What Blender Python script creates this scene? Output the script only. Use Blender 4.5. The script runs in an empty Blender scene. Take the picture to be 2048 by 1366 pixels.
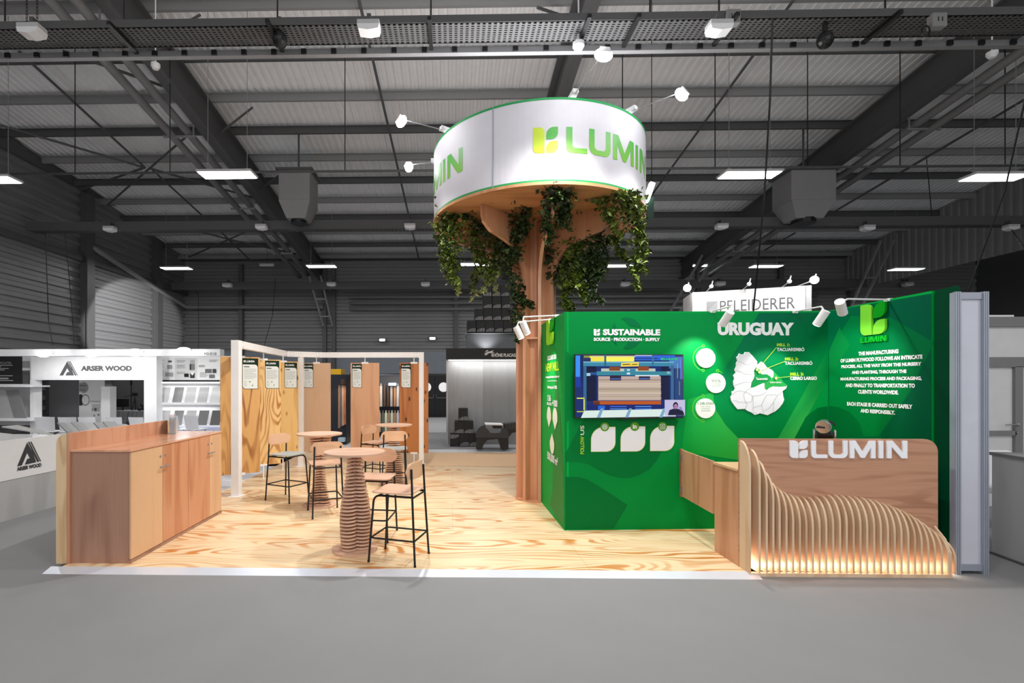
import bpy, bmesh, math, random
from math import sin, cos, pi, radians, atan2, sqrt
from mathutils import Vector as V, Matrix
random.seed(7)
C = bpy.context.scene
COL = C.collection
# ---------------------------------------------------------------- camera
F = 1000.0; PX, PY = 885.0, 766.0; CAMZ = 1.73; YAW = radians(1.15)
cd = bpy.data.cameras.new('camera'); cam = bpy.data.objects.new('camera', cd); COL.objects.link(cam)
cam.location = (0, 0, CAMZ); cam.rotation_euler = (pi/2, 0, YAW)
cd.sensor_width = 36; cd.lens = F/2048*36
cd.shift_x = (1024-PX)/2048; cd.shift_y = (PY-683)/2048
cd.clip_end = 200
C.camera = cam
# ---------------------------------------------------------------- view, world
C.view_settings.view_transform = 'Standard'; C.view_settings.look = 'None'
C.view_settings.gamma = 1; C.view_settings.use_curve_mapping = False
C.view_settings.exposure = 0.0
w = bpy.data.worlds.new('world'); C.world = w; w.use_nodes = True
w.node_tree.nodes['Background'].inputs[0].default_value = (1, 1, 1, 1)
w.node_tree.nodes['Background'].inputs[1].default_value = 1.15
# ---------------------------------------------------------------- lights of the hall
def lamp(kind, name, loc, aim, power, size=(1.2, .4), col=(1, 1, 1), spot=60, blend=.5, rad=.05):
    l = bpy.data.lights.new(name, kind); l.energy = power; l.color = col
    if kind == 'AREA': l.shape = 'RECTANGLE'; l.size, l.size_y = size
    if kind == 'SPOT': l.spot_size = radians(spot); l.spot_blend = blend; l.shadow_soft_size = rad
    if kind == 'POINT': l.shadow_soft_size = rad
    o = bpy.data.objects.new(name, l); COL.objects.link(o); o.location = loc
    d = V(aim)-V(loc); o.rotation_euler = d.to_track_quat('-Z', 'Y').to_euler()
    return o
HALL_W = 80
for x, y in [(-7.5, 1.6), (.5, 1.6), (7.5, 1.6), (-4, -6), (4, -6)]:      # the hall's rows go on behind the camera
    lamp('AREA', 'hall_lamp', (x, y, 6.25), (x, y, 0), HALL_W*1.5)

# ---------------------------------------------------------------- helpers
def lin(c): return tuple((v/255/12.92 if v/255 <= .04045 else ((v/255+.055)/1.055)**2.4) for v in c)
def ray(px, py):
    dx = (px-PX)/F
    return V((dx*cos(YAW)-sin(YAW), dx*sin(YAW)+cos(YAW), (PY-py)/F))
CP = V((0, 0, CAMZ))
def P(px, py, Y):
    d = ray(px, py); return CP+d*(Y/d.y)
def G(px, py, z=.03):
    d = ray(px, py); return CP+d*((z-CAMZ)/d.z)
def RF(px, py, drop=.25):            # point just under the roof
    d = ray(px, py); t = (11.23-drop-CAMZ)/(d.z+.125*d.y); return CP+d*t
def roofz(y): return 11.23-.125*y
_m = {}
def mat(name, col, rough=.5, metal=0, emit=0, ecol=None, alpha=1, spec=.5, bump=None):
    if name in _m: return _m[name]
    m = bpy.data.materials.new(name); m.use_nodes = True; b = m.node_tree.nodes['Principled BSDF']
    c = lin(col); b.inputs['Base Color'].default_value = (*c, 1); b.inputs['Roughness'].default_value = rough
    b.inputs['Metallic'].default_value = metal; b.inputs['Specular IOR Level'].default_value = spec
    if emit: b.inputs['Emission Color'].default_value = (*lin(ecol or col), 1); b.inputs['Emission Strength'].default_value = emit
    nt = m.node_tree; n = nt.nodes; L = nt.links
    if not emit:                       # slight procedural unevenness
        tc = n.new('ShaderNodeTexCoord'); no = n.new('ShaderNodeTexNoise'); no.inputs['Scale'].default_value = bump[0] if bump else 6
        no.inputs['Detail'].default_value = 4
        mr = n.new('ShaderNodeMapRange'); a = bump[1] if bump else .06
        mr.inputs['To Min'].default_value = 1-a; mr.inputs['To Max'].default_value = 1+a
        mx = n.new('ShaderNodeMix'); mx.data_type = 'RGBA'; mx.blend_type = 'MULTIPLY'; mx.inputs[0].default_value = 1
        L.new(tc.outputs['Object'], no.inputs['Vector']); L.new(no.outputs[0], mr.inputs[0])
        mx.inputs[6].default_value = (*c, 1); L.new(mr.outputs[0], mx.inputs[7]); L.new(mx.outputs[2], b.inputs['Base Color'])
    _m[name] = m; return m
def wood(name, light, dark, axis='Z', bands=5, strength=.6, freq=1.2, stretch=6, rough=.4, knots=0, fine=.25, seams=None):
    """rotary-cut veneer: growth figure as contour bands of a stretched noise, with fine grain streaks"""
    if name in _m: return _m[name]
    m = bpy.data.materials.new(name); m.use_nodes = True; nt = m.node_tree; n = nt.nodes; L = nt.links
    b = n['Principled BSDF']; b.inputs['Roughness'].default_value = rough
    tc = n.new('ShaderNodeTexCoord'); oi = n.new('ShaderNodeObjectInfo')
    add = n.new('ShaderNodeVectorMath'); add.operation = 'MULTIPLY_ADD'
    cmb = n.new('ShaderNodeCombineXYZ')
    for i in range(3): L.new(oi.outputs['Random'], cmb.inputs[i])
    L.new(cmb.outputs[0], add.inputs[0]); add.inputs[1].default_value = (13, 7, 17); L.new(tc.outputs['Object'], add.inputs[2])
    mp = n.new('ShaderNodeMapping'); s = [freq*stretch**.5]*3; i = 'XYZ'.index(axis); s[i] = freq/stretch**.5
    mp.inputs['Scale'].default_value = s; L.new(add.outputs[0], mp.inputs[0])
    no = n.new('ShaderNodeTexNoise'); no.inputs['Scale'].default_value = 1; no.inputs['Detail'].default_value = 2.2; no.inputs['Roughness'].default_value = .35; no.inputs['Distortion'].default_value = .35
    L.new(mp.outputs[0], no.inputs['Vector'])
    mu = n.new('ShaderNodeMath'); mu.operation = 'MULTIPLY'; mu.inputs[1].default_value = bands*6.28*2; L.new(no.outputs[0], mu.inputs[0])
    sn = n.new('ShaderNodeMath'); sn.operation = 'SINE'; L.new(mu.outputs[0], sn.inputs[0])
    mr = n.new('ShaderNodeMapRange'); mr.inputs[1].default_value = -.3; mr.inputs[2].default_value = 1; mr.interpolation_type = 'SMOOTHSTEP'; L.new(sn.outputs[0], mr.inputs[0])
    # bands come and go
    n2 = n.new('ShaderNodeTexNoise'); n2.inputs['Scale'].default_value = 1.7; L.new(mp.outputs[0], n2.inputs['Vector'])
    r2 = n.new('ShaderNodeMapRange'); r2.inputs[1].default_value = .35; r2.inputs[2].default_value = .62; L.new(n2.outputs[0], r2.inputs[0])
    m1 = n.new('ShaderNodeMath'); m1.operation = 'MULTIPLY'; L.new(mr.outputs[0], m1.inputs[0]); L.new(r2.outputs[0], m1.inputs[1])
    m1b = n.new('ShaderNodeMath'); m1b.operation = 'MULTIPLY'; m1b.inputs[1].default_value = strength; L.new(m1.outputs[0], m1b.inputs[0])
    # fine streaks
    mp3 = n.new('ShaderNodeMapping'); s3 = [90]*3; s3[i] = 2.5; mp3.inputs['Scale'].default_value = s3; L.new(add.outputs[0], mp3.inputs[0])
    n3 = n.new('ShaderNodeTexNoise'); n3.inputs['Scale'].default_value = 1; n3.inputs['Detail'].default_value = 3; L.new(mp3.outputs[0], n3.inputs['Vector'])
    m3 = n.new('ShaderNodeMath'); m3.operation = 'MULTIPLY'; m3.inputs[1].default_value = fine; L.new(n3.outputs[0], m3.inputs[0])
    a2 = n.new('ShaderNodeMath'); a2.operation = 'ADD'; a2.use_clamp = True; L.new(m1b.outputs[0], a2.inputs[0]); L.new(m3.outputs[0], a2.inputs[1])
    last = a2
    if knots:
        mpk = n.new('ShaderNodeMapping'); mpk.inputs['Rotation'].default_value = (pi/2, 0, 0); sk = [5.0]*3; sk[i] = 2.2; mpk.inputs['Scale'].default_value = sk; L.new(add.outputs[0], mpk.inputs[0])
        vo = n.new('ShaderNodeTexVoronoi'); vo.voronoi_dimensions = '2D'; vo.inputs['Scale'].default_value = 1; L.new(mpk.outputs[0], vo.inputs['Vector'])
        rk = n.new('ShaderNodeMapRange'); rk.inputs[1].default_value = .13; rk.inputs[2].default_value = .04; rk.inputs[3].default_value = 0; rk.inputs[4].default_value = knots; L.new(vo.outputs['Distance'], rk.inputs[0])
        ak = n.new('ShaderNodeMath'); ak.operation = 'ADD'; L.new(a2.outputs[0], ak.inputs[0]); L.new(rk.outputs[0], ak.inputs[1]); last = ak
    cr = n.new('ShaderNodeValToRGB'); e = cr.color_ramp.elements
    e[0].color = (*lin(light), 1); e[1].color = (*lin(dark), 1); e[1].position = .85 if knots else 1
    if knots:
        k = e.new(1.0); k.color = (*lin(tuple(v*.45 for v in dark)), 1)
    L.new(last.outputs[0], cr.inputs[0]); out = cr.outputs[0]
    if seams:                          # joints between sheets
        bt = n.new('ShaderNodeTexBrick'); bt.inputs['Scale'].default_value = 1; bt.inputs['Brick Width'].default_value = seams[0]; bt.inputs['Row Height'].default_value = seams[1]
        bt.inputs['Mortar Size'].default_value = .0035; bt.inputs['Color1'].default_value = (1, 1, 1, 1); bt.inputs['Color2'].default_value = (.95, .95, .95, 1); bt.inputs['Mortar'].default_value = (.82, .76, .68, 1)
        L.new(tc.outputs['Object'], bt.inputs['Vector'])
        mx = n.new('ShaderNodeMix'); mx.data_type = 'RGBA'; mx.blend_type = 'MULTIPLY'; mx.inputs[0].default_value = 1
        L.new(out, mx.inputs[6]); L.new(bt.outputs[0], mx.inputs[7]); out = mx.outputs[2]
    L.new(out, b.inputs['Base Color'])
    _m[name] = m; return m

def attrmat(name, emit=0, rough=.45):
    if name in _m: return _m[name]
    m = bpy.data.materials.new(name); m.use_nodes = True; n = m.node_tree.nodes; b = n['Principled BSDF']
    a = n.new('ShaderNodeAttribute'); a.attribute_name = 'Col'
    m.node_tree.links.new(a.outputs['Color'], b.inputs['Emission Color' if emit else 'Base Color'])
    b.inputs['Roughness'].default_value = rough; b.inputs['Specular IOR Level'].default_value = .08
    if emit: b.inputs['Emission Strength'].default_value = emit; b.inputs['Base Color'].default_value = (.01, .01, .01, 1)
    _m[name] = m; return m

def tag(o, label=None, cat=None, group=None, kind=None):
    if label: o['label'] = label
    if cat: o['category'] = cat
    if group: o['group'] = group
    if kind: o['kind'] = kind
    return o
def thing(name, label, cat, loc=(0, 0, 0), rot=0, group=None):
    o = bpy.data.objects.new(name, None); COL.objects.link(o); o.location = loc; o.rotation_euler = (0, 0, rot); o.empty_display_size = .1
    return tag(o, label, cat, group)
def bm_new(): return bmesh.new()
def mk(name, bm, m, parent=None, world=True, smooth=False, label=None):
    """link a bmesh as one object; world=True: the coordinates are world ones and the parents are not rotated"""
    if parent is not None and world:
        off = V((0, 0, 0)); q = parent
        while q: off += q.location; q = q.parent
        bmesh.ops.translate(bm, vec=-off, verts=bm.verts)
    me = bpy.data.meshes.new(name); bm.to_mesh(me); bm.free()
    for x in (m if isinstance(m, (list, tuple)) else [m]): me.materials.append(x)
    if smooth:
        for p in me.polygons: p.use_smooth = True
    o = bpy.data.objects.new(name, me); COL.objects.link(o)
    if parent is not None: o.parent = parent
    elif world and len(me.vertices):                 # origin at the base
        xs = [v.co.x for v in me.vertices]; ys = [v.co.y for v in me.vertices]; zs = [v.co.z for v in me.vertices]
        c = V(((min(xs)+max(xs))/2, (min(ys)+max(ys))/2, min(zs)))
        me.transform(Matrix.Translation(-c)); o.location = c
    if label: o['label'] = label
    return o
def box(bm, x0, x1, y0, y1, z0, z1, bev=0, M=None):
    r = bmesh.ops.create_cube(bm, size=1)
    vs = r['verts']
    T = Matrix.Translation(((x0+x1)/2, (y0+y1)/2, (z0+z1)/2)) @ Matrix.Diagonal((x1-x0, y1-y0, z1-z0, 1))
    bmesh.ops.transform(bm, matrix=T, verts=vs)
    if bev:
        es = list({e for v in vs for e in v.link_edges})
        r2 = bmesh.ops.bevel(bm, geom=es, offset=bev, segments=2, affect='EDGES', profile=.5)
        vs = list({v for f in r2['faces'] for v in f.verts} | {v for v in vs if v.is_valid})
    if M is not None: bmesh.ops.transform(bm, matrix=M, verts=vs)
    return vs
def bar(bm, a, b, w, h, up=(0, 0, 1)):
    """rectangular bar from a to b, w sideways, h along up"""
    a = V(a); b = V(b); d = (b-a).normalized(); up = V(up)
    s = d.cross(up)
    if s.length < 1e-4: s = d.cross(V((0, 1, 0)))
    s.normalize(); u = s.cross(d)
    vs = []
    for p in (a, b):
        for i, j in ((-1, -1), (1, -1), (1, 1), (-1, 1)): vs.append(bm.verts.new(p+s*(i*w/2)+u*(j*h/2)))
    for f in ((3, 2, 1, 0), (4, 5, 6, 7), (0, 1, 5, 4), (1, 2, 6, 5), (2, 3, 7, 6), (3, 0, 4, 7)): bm.faces.new([vs[k] for k in f])
def tube(bm, pts, r, seg=8, cap=True):
    pts = [V(p) for p in pts]; rings = []; prev = None
    for i, p in enumerate(pts):
        d = (pts[min(i+1, len(pts)-1)]-pts[max(i-1, 0)]).normalized()
        if prev is None:
            n = d.cross(V((0, 0, 1)));
            if n.length < 1e-3: n = d.cross(V((0, 1, 0)))
        else: n = prev-d*prev.dot(d)
        n.normalize(); prev = n; b = d.cross(n)
        rr = r[i] if isinstance(r, (list, tuple)) else r
        rings.append([bm.verts.new(p+n*(rr*cos(2*pi*k/seg))+b*(rr*sin(2*pi*k/seg))) for k in range(seg)])
    for a, b in zip(rings, rings[1:]):
        for k in range(seg): bm.faces.new((a[k], a[(k+1) % seg], b[(k+1) % seg], b[k]))
    if cap: bm.faces.new(rings[0][::-1]); bm.faces.new(rings[-1])
def bend(pts, r=.05, n=4):
    """round the inner corners of a polyline"""
    pts = [V(p) for p in pts]; out = [pts[0]]
    for a, b, c in zip(pts, pts[1:], pts[2:]):
        u = (a-b); v = (c-b); k = min(r, u.length*.45, v.length*.45); p0 = b+u.normalized()*k; p1 = b+v.normalized()*k
        for i in range(n+1):
            t = i/n; out.append(p0*(1-t)**2+b*2*t*(1-t)+p1*t*t)
    return out+[pts[-1]]
def prism(bm, pts, d):
    """closed prism: polygon pts (3D) extruded by the vector d"""
    d = V(d); a = [bm.verts.new(V(p)) for p in pts]; b = [bm.verts.new(V(p)+d) for p in pts]
    f1 = bm.faces.new(a); f2 = bm.faces.new(b[::-1]); n = len(pts)
    for i in range(n): bm.faces.new((a[i], b[i], b[(i+1) % n], a[(i+1) % n]))
def cyl(bm, c, r, z0, z1, seg=32, r2=None):
    r2 = r if r2 is None else r2
    a = [bm.verts.new((c[0]+r*cos(2*pi*k/seg), c[1]+r*sin(2*pi*k/seg), z0)) for k in range(seg)]
    b = [bm.verts.new((c[0]+r2*cos(2*pi*k/seg), c[1]+r2*sin(2*pi*k/seg), z1)) for k in range(seg)]
    for k in range(seg): bm.faces.new((a[k], a[(k+1) % seg], b[(k+1) % seg], b[k]))
    bm.faces.new(a[::-1]); bm.faces.new(b)
def rrect(x0, y0, x1, y1, tl=0, tr=0, br=0, bl=0, n=7):
    """rectangle with a radius per corner, y up"""
    o = []
    for (cx, cy, r, a0) in ((x0+bl, y0+bl, bl, pi), (x1-br, y0+br, br, 1.5*pi), (x1-tr, y1-tr, tr, 0), (x0+tl, y1-tl, tl, .5*pi)):
        if r <= 0: o.append((cx, cy))
        else: o += [(cx+r*cos(a0+.5*pi*i/n), cy+r*sin(a0+.5*pi*i/n)) for i in range(n+1)]
    return o
def circle(cx, cy, r, n=32, ry=None): return [(cx+r*cos(2*pi*k/n), cy+(ry or r)*sin(2*pi*k/n)) for k in range(n)]
def copy_tree(o, parent=None):
    c = o.copy(); COL.objects.link(c)
    if parent is not None: c.parent = parent
    for ch in list(o.children): copy_tree(ch, c)
    return c
ORD = ['first', 'second', 'third', 'fourth', 'fifth', 'sixth', 'seventh', 'eighth', 'ninth', 'tenth']
# ---- lettering
def text_geo(txt, bold=.0, spacing=1):
    cu = bpy.data.curves.new('t', 'FONT'); cu.body = txt; cu.size = 1; cu.offset = bold; cu.space_character = spacing; cu.resolution_u = 3
    o = bpy.data.objects.new('t', cu); COL.objects.link(o)
    dg = bpy.context.evaluated_depsgraph_get(); dg.update()
    me = bpy.data.meshes.new_from_object(o.evaluated_get(dg))
    vs = [(v.co.x, v.co.y) for v in me.vertices]; fs = [tuple(p.vertices) for p in me.polygons]
    bpy.data.objects.remove(o); bpy.data.curves.remove(cu); bpy.data.meshes.remove(me)
    x0 = min(v[0] for v in vs); x1 = max(v[0] for v in vs); y0 = min(v[1] for v in vs); y1 = max(v[1] for v in vs)
    return [((a-x0)/(x1-x0), (b-y0)/(y1-y0)) for a, b in vs], fs
T_ = .235
def lumin_polys(icon=True):
    """icon and the five wide letters, cap height 1, as outlines"""
    o = []
    if icon:
        o += [rrect(0, 0, .44, 1, tr=.2, bl=.2), rrect(.5, .52, .95, 1, tl=.3, br=.26), rrect(.5, 0, .95, .46, tl=.3, br=.22)]
    def at(x, p): return [(x+a, b) for a, b in p]
    L = [(0, 1), (0, .2)]+[(.2-.2*cos(t*pi/12), .2-.2*sin(t*pi/12)) for t in range(1, 7)]+[(.85, 0), (.85, .2), (.32, .2), (.24, .28), (.24, 1)]
    W = 1.0; R = .3
    U = [(0, 1)]+[(R-R*cos(t*pi/12), R-R*sin(t*pi/12)) for t in range(0, 7)]+[(W-R+R*sin(t*pi/12), R-R*cos(t*pi/12)) for t in range(0, 7)]+[(W, 1), (W-T_, 1), (W-T_, .3), (W-T_-.1, .2), (T_+.1, .2), (T_, .3), (T_, 1)]
    Mm = [(0, 0), (0, 1), (.3, 1), (.68, .36), (1.06, 1), (1.36, 1), (1.36, 0), (1.12, 0), (1.12, .62), (.78, .02), (.58, .02), (.24, .62), (.24, 0)]
    I = [(0, 0), (.235, 0), (.235, 1), (0, 1)]
    N = [(0, 0), (0, 1), (.3, 1), (.84, .34), (.84, 1), (1.08, 1), (1.08, 0), (.78, 0), (.24, .66), (.24, 0)]
    o += [at(1.15, L), at(2.08, U), at(3.2, Mm), at(4.74, I), at(5.17, N)]
    if not icon: o = [[(a-1.15, b) for a, b in p] for p in o]
    return o
class Plane:
    """a real surface in the place: origin, unit direction u along it; v is up unless given"""
    def __init__(s, o, u, v=(0, 0, 1), n=None):
        s.o = V(o); s.u = V(u).normalized(); s.v = V(v).normalized(); s.n = V(n) if n else s.u.cross(s.v).normalized()
    def hit(s, px, py):
        d = ray(px, py); t = (s.o-CP).dot(s.n)/d.dot(s.n); p = CP+d*t-s.o
        return p.dot(s.u), p.dot(s.v)
    def w(s, a, b, off=0): return s.o+s.u*a+s.v*b+s.n*off
class Print:
    """printed or cut-out shapes on a plane, one mesh, a colour per face"""
    def __init__(s, pl, base=.002): s.pl = pl; s.vs = []; s.fs = []; s.cs = []; s.k = base; s.step = .0006
    def poly(s, pts, col, lift=True):
        i = len(s.vs); s.vs += [s.pl.w(a, b, s.k) for a, b in pts]; s.fs.append(tuple(range(i, i+len(pts)))); s.cs.append([lin(c) for c in col] if isinstance(col, list) else lin(col))
        if lift: s.k += s.step
    def px(s, pts, col): s.poly([s.pl.hit(*p) for p in pts], col)
    def grid(s, a0, a1, b0, b1, c, n=10):
        """printed gradient between four corner colours: bottom left, bottom right, top right, top left"""
        f = lambda u, v: tuple((c[0][i]*(1-u)+c[1][i]*u)*(1-v)+(c[3][i]*(1-u)+c[2][i]*u)*v for i in range(3))
        for i in range(n):
            for j in range(n):
                q = [(i/n, j/n), ((i+1)/n, j/n), ((i+1)/n, (j+1)/n), (i/n, (j+1)/n)]
                s.poly([(a0+(a1-a0)*u, b0+(b1-b0)*v) for u, v in q], [f(u, v) for u, v in q], lift=False)
        s.k += s.step
    def rect(s, x0, y0, x1, y1, col): s.px([(x0, y0), (x1, y0), (x1, y1), (x0, y1)], col)
    def geo(s, vs, fs, col, f):
        i = len(s.vs)
        for a, b in vs: s.vs.append(s.pl.w(*f(a, b), s.k))
        for q in fs: s.fs.append(tuple(i+j for j in q)); s.cs.append(lin(col))
    def text(s, txt, a0, a1, b0, b1, col, bold=.015, rot=False, spacing=1):
        vs, fs = text_geo(txt, bold, spacing)
        if rot: f = lambda x, y: (a0+(a1-a0)*(1-y), b0+(b1-b0)*x)
        else: f = lambda x, y: (a0+(a1-a0)*x, b0+(b1-b0)*y)
        s.geo(vs, fs, col, f)
    def tpx(s, txt, x0, x1, y0, y1, col, bold=.015, rot=False, spacing=1):
        """y0 top, y1 bottom pixel rows at the middle of the line"""
        ym = (y0+y1)/2; xm = (x0+x1)/2
        a0 = s.pl.hit(x0, ym)[0]; a1 = s.pl.hit(x1, ym)[0]; b1 = s.pl.hit(xm, y0)[1]; b0 = s.pl.hit(xm, y1)[1]
        s.text(txt, a0, a1, b0, b1, col, bold, rot, spacing)
    def lumin(s, a0, h, b0, col, icon=True, cols=None, wx=1):
        for k, p in enumerate(lumin_polys(icon)):
            s.poly([(a0+x*h*wx, b0+y*h) for x, y in p], (cols[k] if cols and k < len(cols) else col), lift=False)
    def line(s, pts, wd, col, px=True):
        q = [V(s.pl.hit(*p)) for p in pts] if px else [V(p) for p in pts]
        for a, b in zip(q, q[1:]):
            d = (b-a).normalized(); nn = V((-d.y, d.x))*wd/2; e = d*wd*.3
            s.poly([a+nn-e, b+nn+e, b-nn+e, a-nn-e], col, lift=False)
        s.k += s.step
    def build(s, name, parent, m=None, depth=0, world=True, label=None):
        bm = bm_new(); bv = [bm.verts.new(v) for v in s.vs]; cl = bm.loops.layers.float_color.new('Col')
        newf = []
        for f, c in zip(s.fs, s.cs):
            try: q = bm.faces.new([bv[i] for i in f])
            except ValueError: continue
            newf.append(q)
            if isinstance(c, list):
                for l, cc in zip(q.loops, c): l[cl] = (*cc, 1)
            else:
                for l in q.loops: l[cl] = (*c, 1)
        if depth:
            r = bmesh.ops.extrude_face_region(bm, geom=newf); nv = [g for g in r['geom'] if isinstance(g, bmesh.types.BMVert)]
            bmesh.ops.translate(bm, vec=s.pl.n*depth, verts=nv)
            c0 = (*s.cs[0], 1)
            for f in bm.faces:
                for l in f.loops:
                    if tuple(l[cl])[3] == 0: l[cl] = c0
        return mk(name, bm, m or attrmat('print'), parent, world=world, label=label)
# ================================================================ the hall
ST = 'structure'
steel = mat('dark_steel', (84, 84, 85), .55); steel2 = mat('mid_steel', (140, 140, 141), .5); clad = mat('wall_cladding', (124, 124, 125), .5)
roofm = mat('roof_deck', (236, 236, 237), .6); white = mat('white_paint', (238, 238, 240), .4); lgrey = mat('light_grey', (190, 190, 192), .5)
black = mat('black_metal', (22, 22, 24), .35); galv = mat('galvanised', (150, 150, 152), .45, .4); pipe = mat('pipe_lagging', (128, 128, 129), .6)
glow = mat('lamp_glow', (255, 255, 255), emit=9)
XL, XR, YB = -13.8, 26.0, 25.4
bm = bm_new(); box(bm, XL-.3, XR+.3, -12, YB+.3, -.2, 0)
tag(mk('floor', bm, mat('grey_carpet', (135, 135, 136), .9, bump=(3, .05))), kind=ST)
def profile(n, pitch, depth, flat=.5):
    o = []
    for i in range(n):
        x = i*pitch; o += [(x, 0), (x+pitch*flat*.8, 0), (x+pitch*flat, depth), (x+pitch*.9, depth)]
    o.append((n*pitch, 0)); return o
def sheet(name, pr, f0, f1, m, kind=ST):
    bm = bm_new(); a = [bm.verts.new(f0(*p)) for p in pr]; b = [bm.verts.new(f1(*p)) for p in pr]
    for i in range(len(pr)-1): bm.faces.new((a[i], a[i+1], b[i+1], b[i]))
    o = mk(name, bm, m); o['kind'] = kind; return o
# roof deck: ribs run down the slope
pr = profile(int((XR-XL)/.2), .2, .025)
sheet('ceiling', pr, lambda s, d: V((XL+s, -12, roofz(-12)+.12-d)), lambda s, d: V((XL+s, YB+.2, roofz(YB+.2)+.12-d)), roofm)
# back wall: plain band below, profiled cladding above
pr = profile(17, .36, .06)
sheet('wall_back', pr, lambda s, d: V((XL, YB-d, 3.3+s)), lambda s, d: V((XR, YB-d, 3.3+s)), clad)
bm = bm_new(); box(bm, XL, XR, YB-.02, YB+.2, 0, 3.3)
tag(mk('wall_back_lower', bm, mat('back_wall_paint', (132, 138, 146), .7)), kind=ST)
pr = profile(31, .33, .07)
sheet('wall_left', pr, lambda s, d: V((XL+d, -12, s)), lambda s, d: V((XL+d, YB, s)), clad)
bm = bm_new(); box(bm, XR, XR+.2, -12, YB, 0, 10.8); tag(mk('wall_right', bm, steel), kind=ST)
# hanging bulkhead of vertical profiled sheet on the right
XB = 19.6; pr = profile(int((YB+2)/.3), .3, .05)
sheet('wall_bulkhead', pr, lambda s, d: V((XB-d, YB-s, 6.3)), lambda s, d: V((XB-d, YB-s, roofz(YB-s)+.05)), mat('bulkhead_sheet', (132, 132, 133), .6))
# purlins
for k in range(22):
    y = 10.62+1.42*(k-11)
    if y > YB-.3: break
    z = roofz(y); bm = bm_new()
    box(bm, XL, XR, y-.035, y-.02, z-.17, z+.02); box(bm, XL, XR, y-.035, y+.04, z-.185, z-.17); box(bm, XL, XR, y-.1, y-.02, z, z+.012)
    tag(mk('roof_purlin', bm, steel2 if k % 2 else steel), 'dark steel purlin running across under the pale ribbed roof', 'beam', 'steel purlins under the roof', kind=ST)
# rafters
def ibeam(bm, a, b, dep, fl=.3, t=.03):
    a = V(a); b = V(b); up = V((0, 0, 1))
    bar(bm, a-up*dep/2, b-up*dep/2, t, dep); bar(bm, a-up*t/2, b-up*t/2, fl, t); bar(bm, a-up*(dep-t/2), b-up*(dep-t/2), fl, t)
RX = [-6.65, 2.65, 11.5, 20.4]
for x, lb in zip(RX, ['long dark steel rafter on the left with pipes slung beneath', 'dark steel rafter rising behind the round white canopy', 'long dark steel rafter on the right above the hanging heater', 'dark steel rafter at far right beyond the sheet bulkhead']):
    bm = bm_new(); ibeam(bm, (x, -12, roofz(-12)-.25), (x, YB, roofz(YB)-.25), .85)
    tag(mk('roof_rafter', bm, steel), lb, 'beam', kind=ST)
for x, sg in ((RX[0], -1), (RX[2], 1)):
    for d, dz, r in ((.32, 1.02, .1), (.72, 1.12, .1)):
        bm = bm_new(); z0 = roofz(-10)-dz-.25; z1 = roofz(24)-dz-.25
        tube(bm, [(x+sg*d, -10, z0), (x+sg*d, 24, z1)], r, 12)
        tag(mk('heating_pipe', bm, pipe, smooth=True), ('inner' if d < .5 else 'outer')+' lagged pipe slung beside the '+('left' if sg < 0 else 'right')+' rafter', 'pipe')
    for iy, y in enumerate((9.5, 13, 17, 21)):
        bm = bm_new(); z = roofz(y)-1.4; bar(bm, (x+sg*.1, y, z), (x+sg*.95, y, z), .05, .05)
        bar(bm, (x+sg*.15, y, z), (x+sg*.15, y, z+.4), .03, .03)
        tag(mk('pipe_bracket', bm, galv), ORD[iy]+' pipe bracket from the camera under the '+('left' if sg < 0 else 'right')+' rafter', 'bracket', 'pipe brackets under the '+('left' if sg < 0 else 'right')+' rafter')
# wall columns
for i, (x, y) in enumerate([(XL+.15, 18.3), (XL+.15, 22.7), (XL+.15, 13.5)]):
    bm = bm_new(); h = roofz(y)-.2; box(bm, x-.1, x+.2, y-.12, y+.12, 0, h); box(bm, x+.2, x+.24, y-.2, y+.2, 0, h)
    tag(mk('wall_column', bm, steel), ['dark steel column on the left wall', 'dark steel column on the left wall nearer the far corner', 'dark steel column on the left wall outside the picture edge'][i], 'column', kind=ST)
for px in (358, 483, 650, 668, 912, 1395, 1560, 1700):
    p = P(px, 600, YB-.15); bm = bm_new(); box(bm, p.x-.1, p.x+.1, p.y-.15, p.y+.02, 0, roofz(YB)-.3)
    tag(mk('wall_post', bm, steel), 'slim dark steel post standing against the back wall cladding', 'column', 'steel posts on the back wall', kind=ST)
bm = bm_new(); bar(bm, (XL+.12, -12, 9.0), (XL+.12, YB, 9.0), .2, .3); tag(mk('trim_1', bm, steel), kind=ST)
bm = bm_new(); bar(bm, (XL, YB-.2, 8.05), (XR, YB-.2, 8.05), .1, .16); tag(mk('trim_2', bm, steel), kind=ST)
bm = bm_new(); bar(bm, (XL+.2, 9, 6.3), (XL+.2, YB, 6.3), .12, .2); tag(mk('trim_3', bm, steel), kind=ST)
bm = bm_new(); tube(bm, [(XL+.35, 18.4, 6.8), (XL+.35, 22.5, 6.0), (XL+.4, YB-.5, 5.55), (-6.5, YB-.4, 5.55)], .1, 10)
tag(mk('wall_pipe', bm, pipe, smooth=True), 'grey pipe sloping along the left wall then across the back wall', 'pipe')
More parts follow.
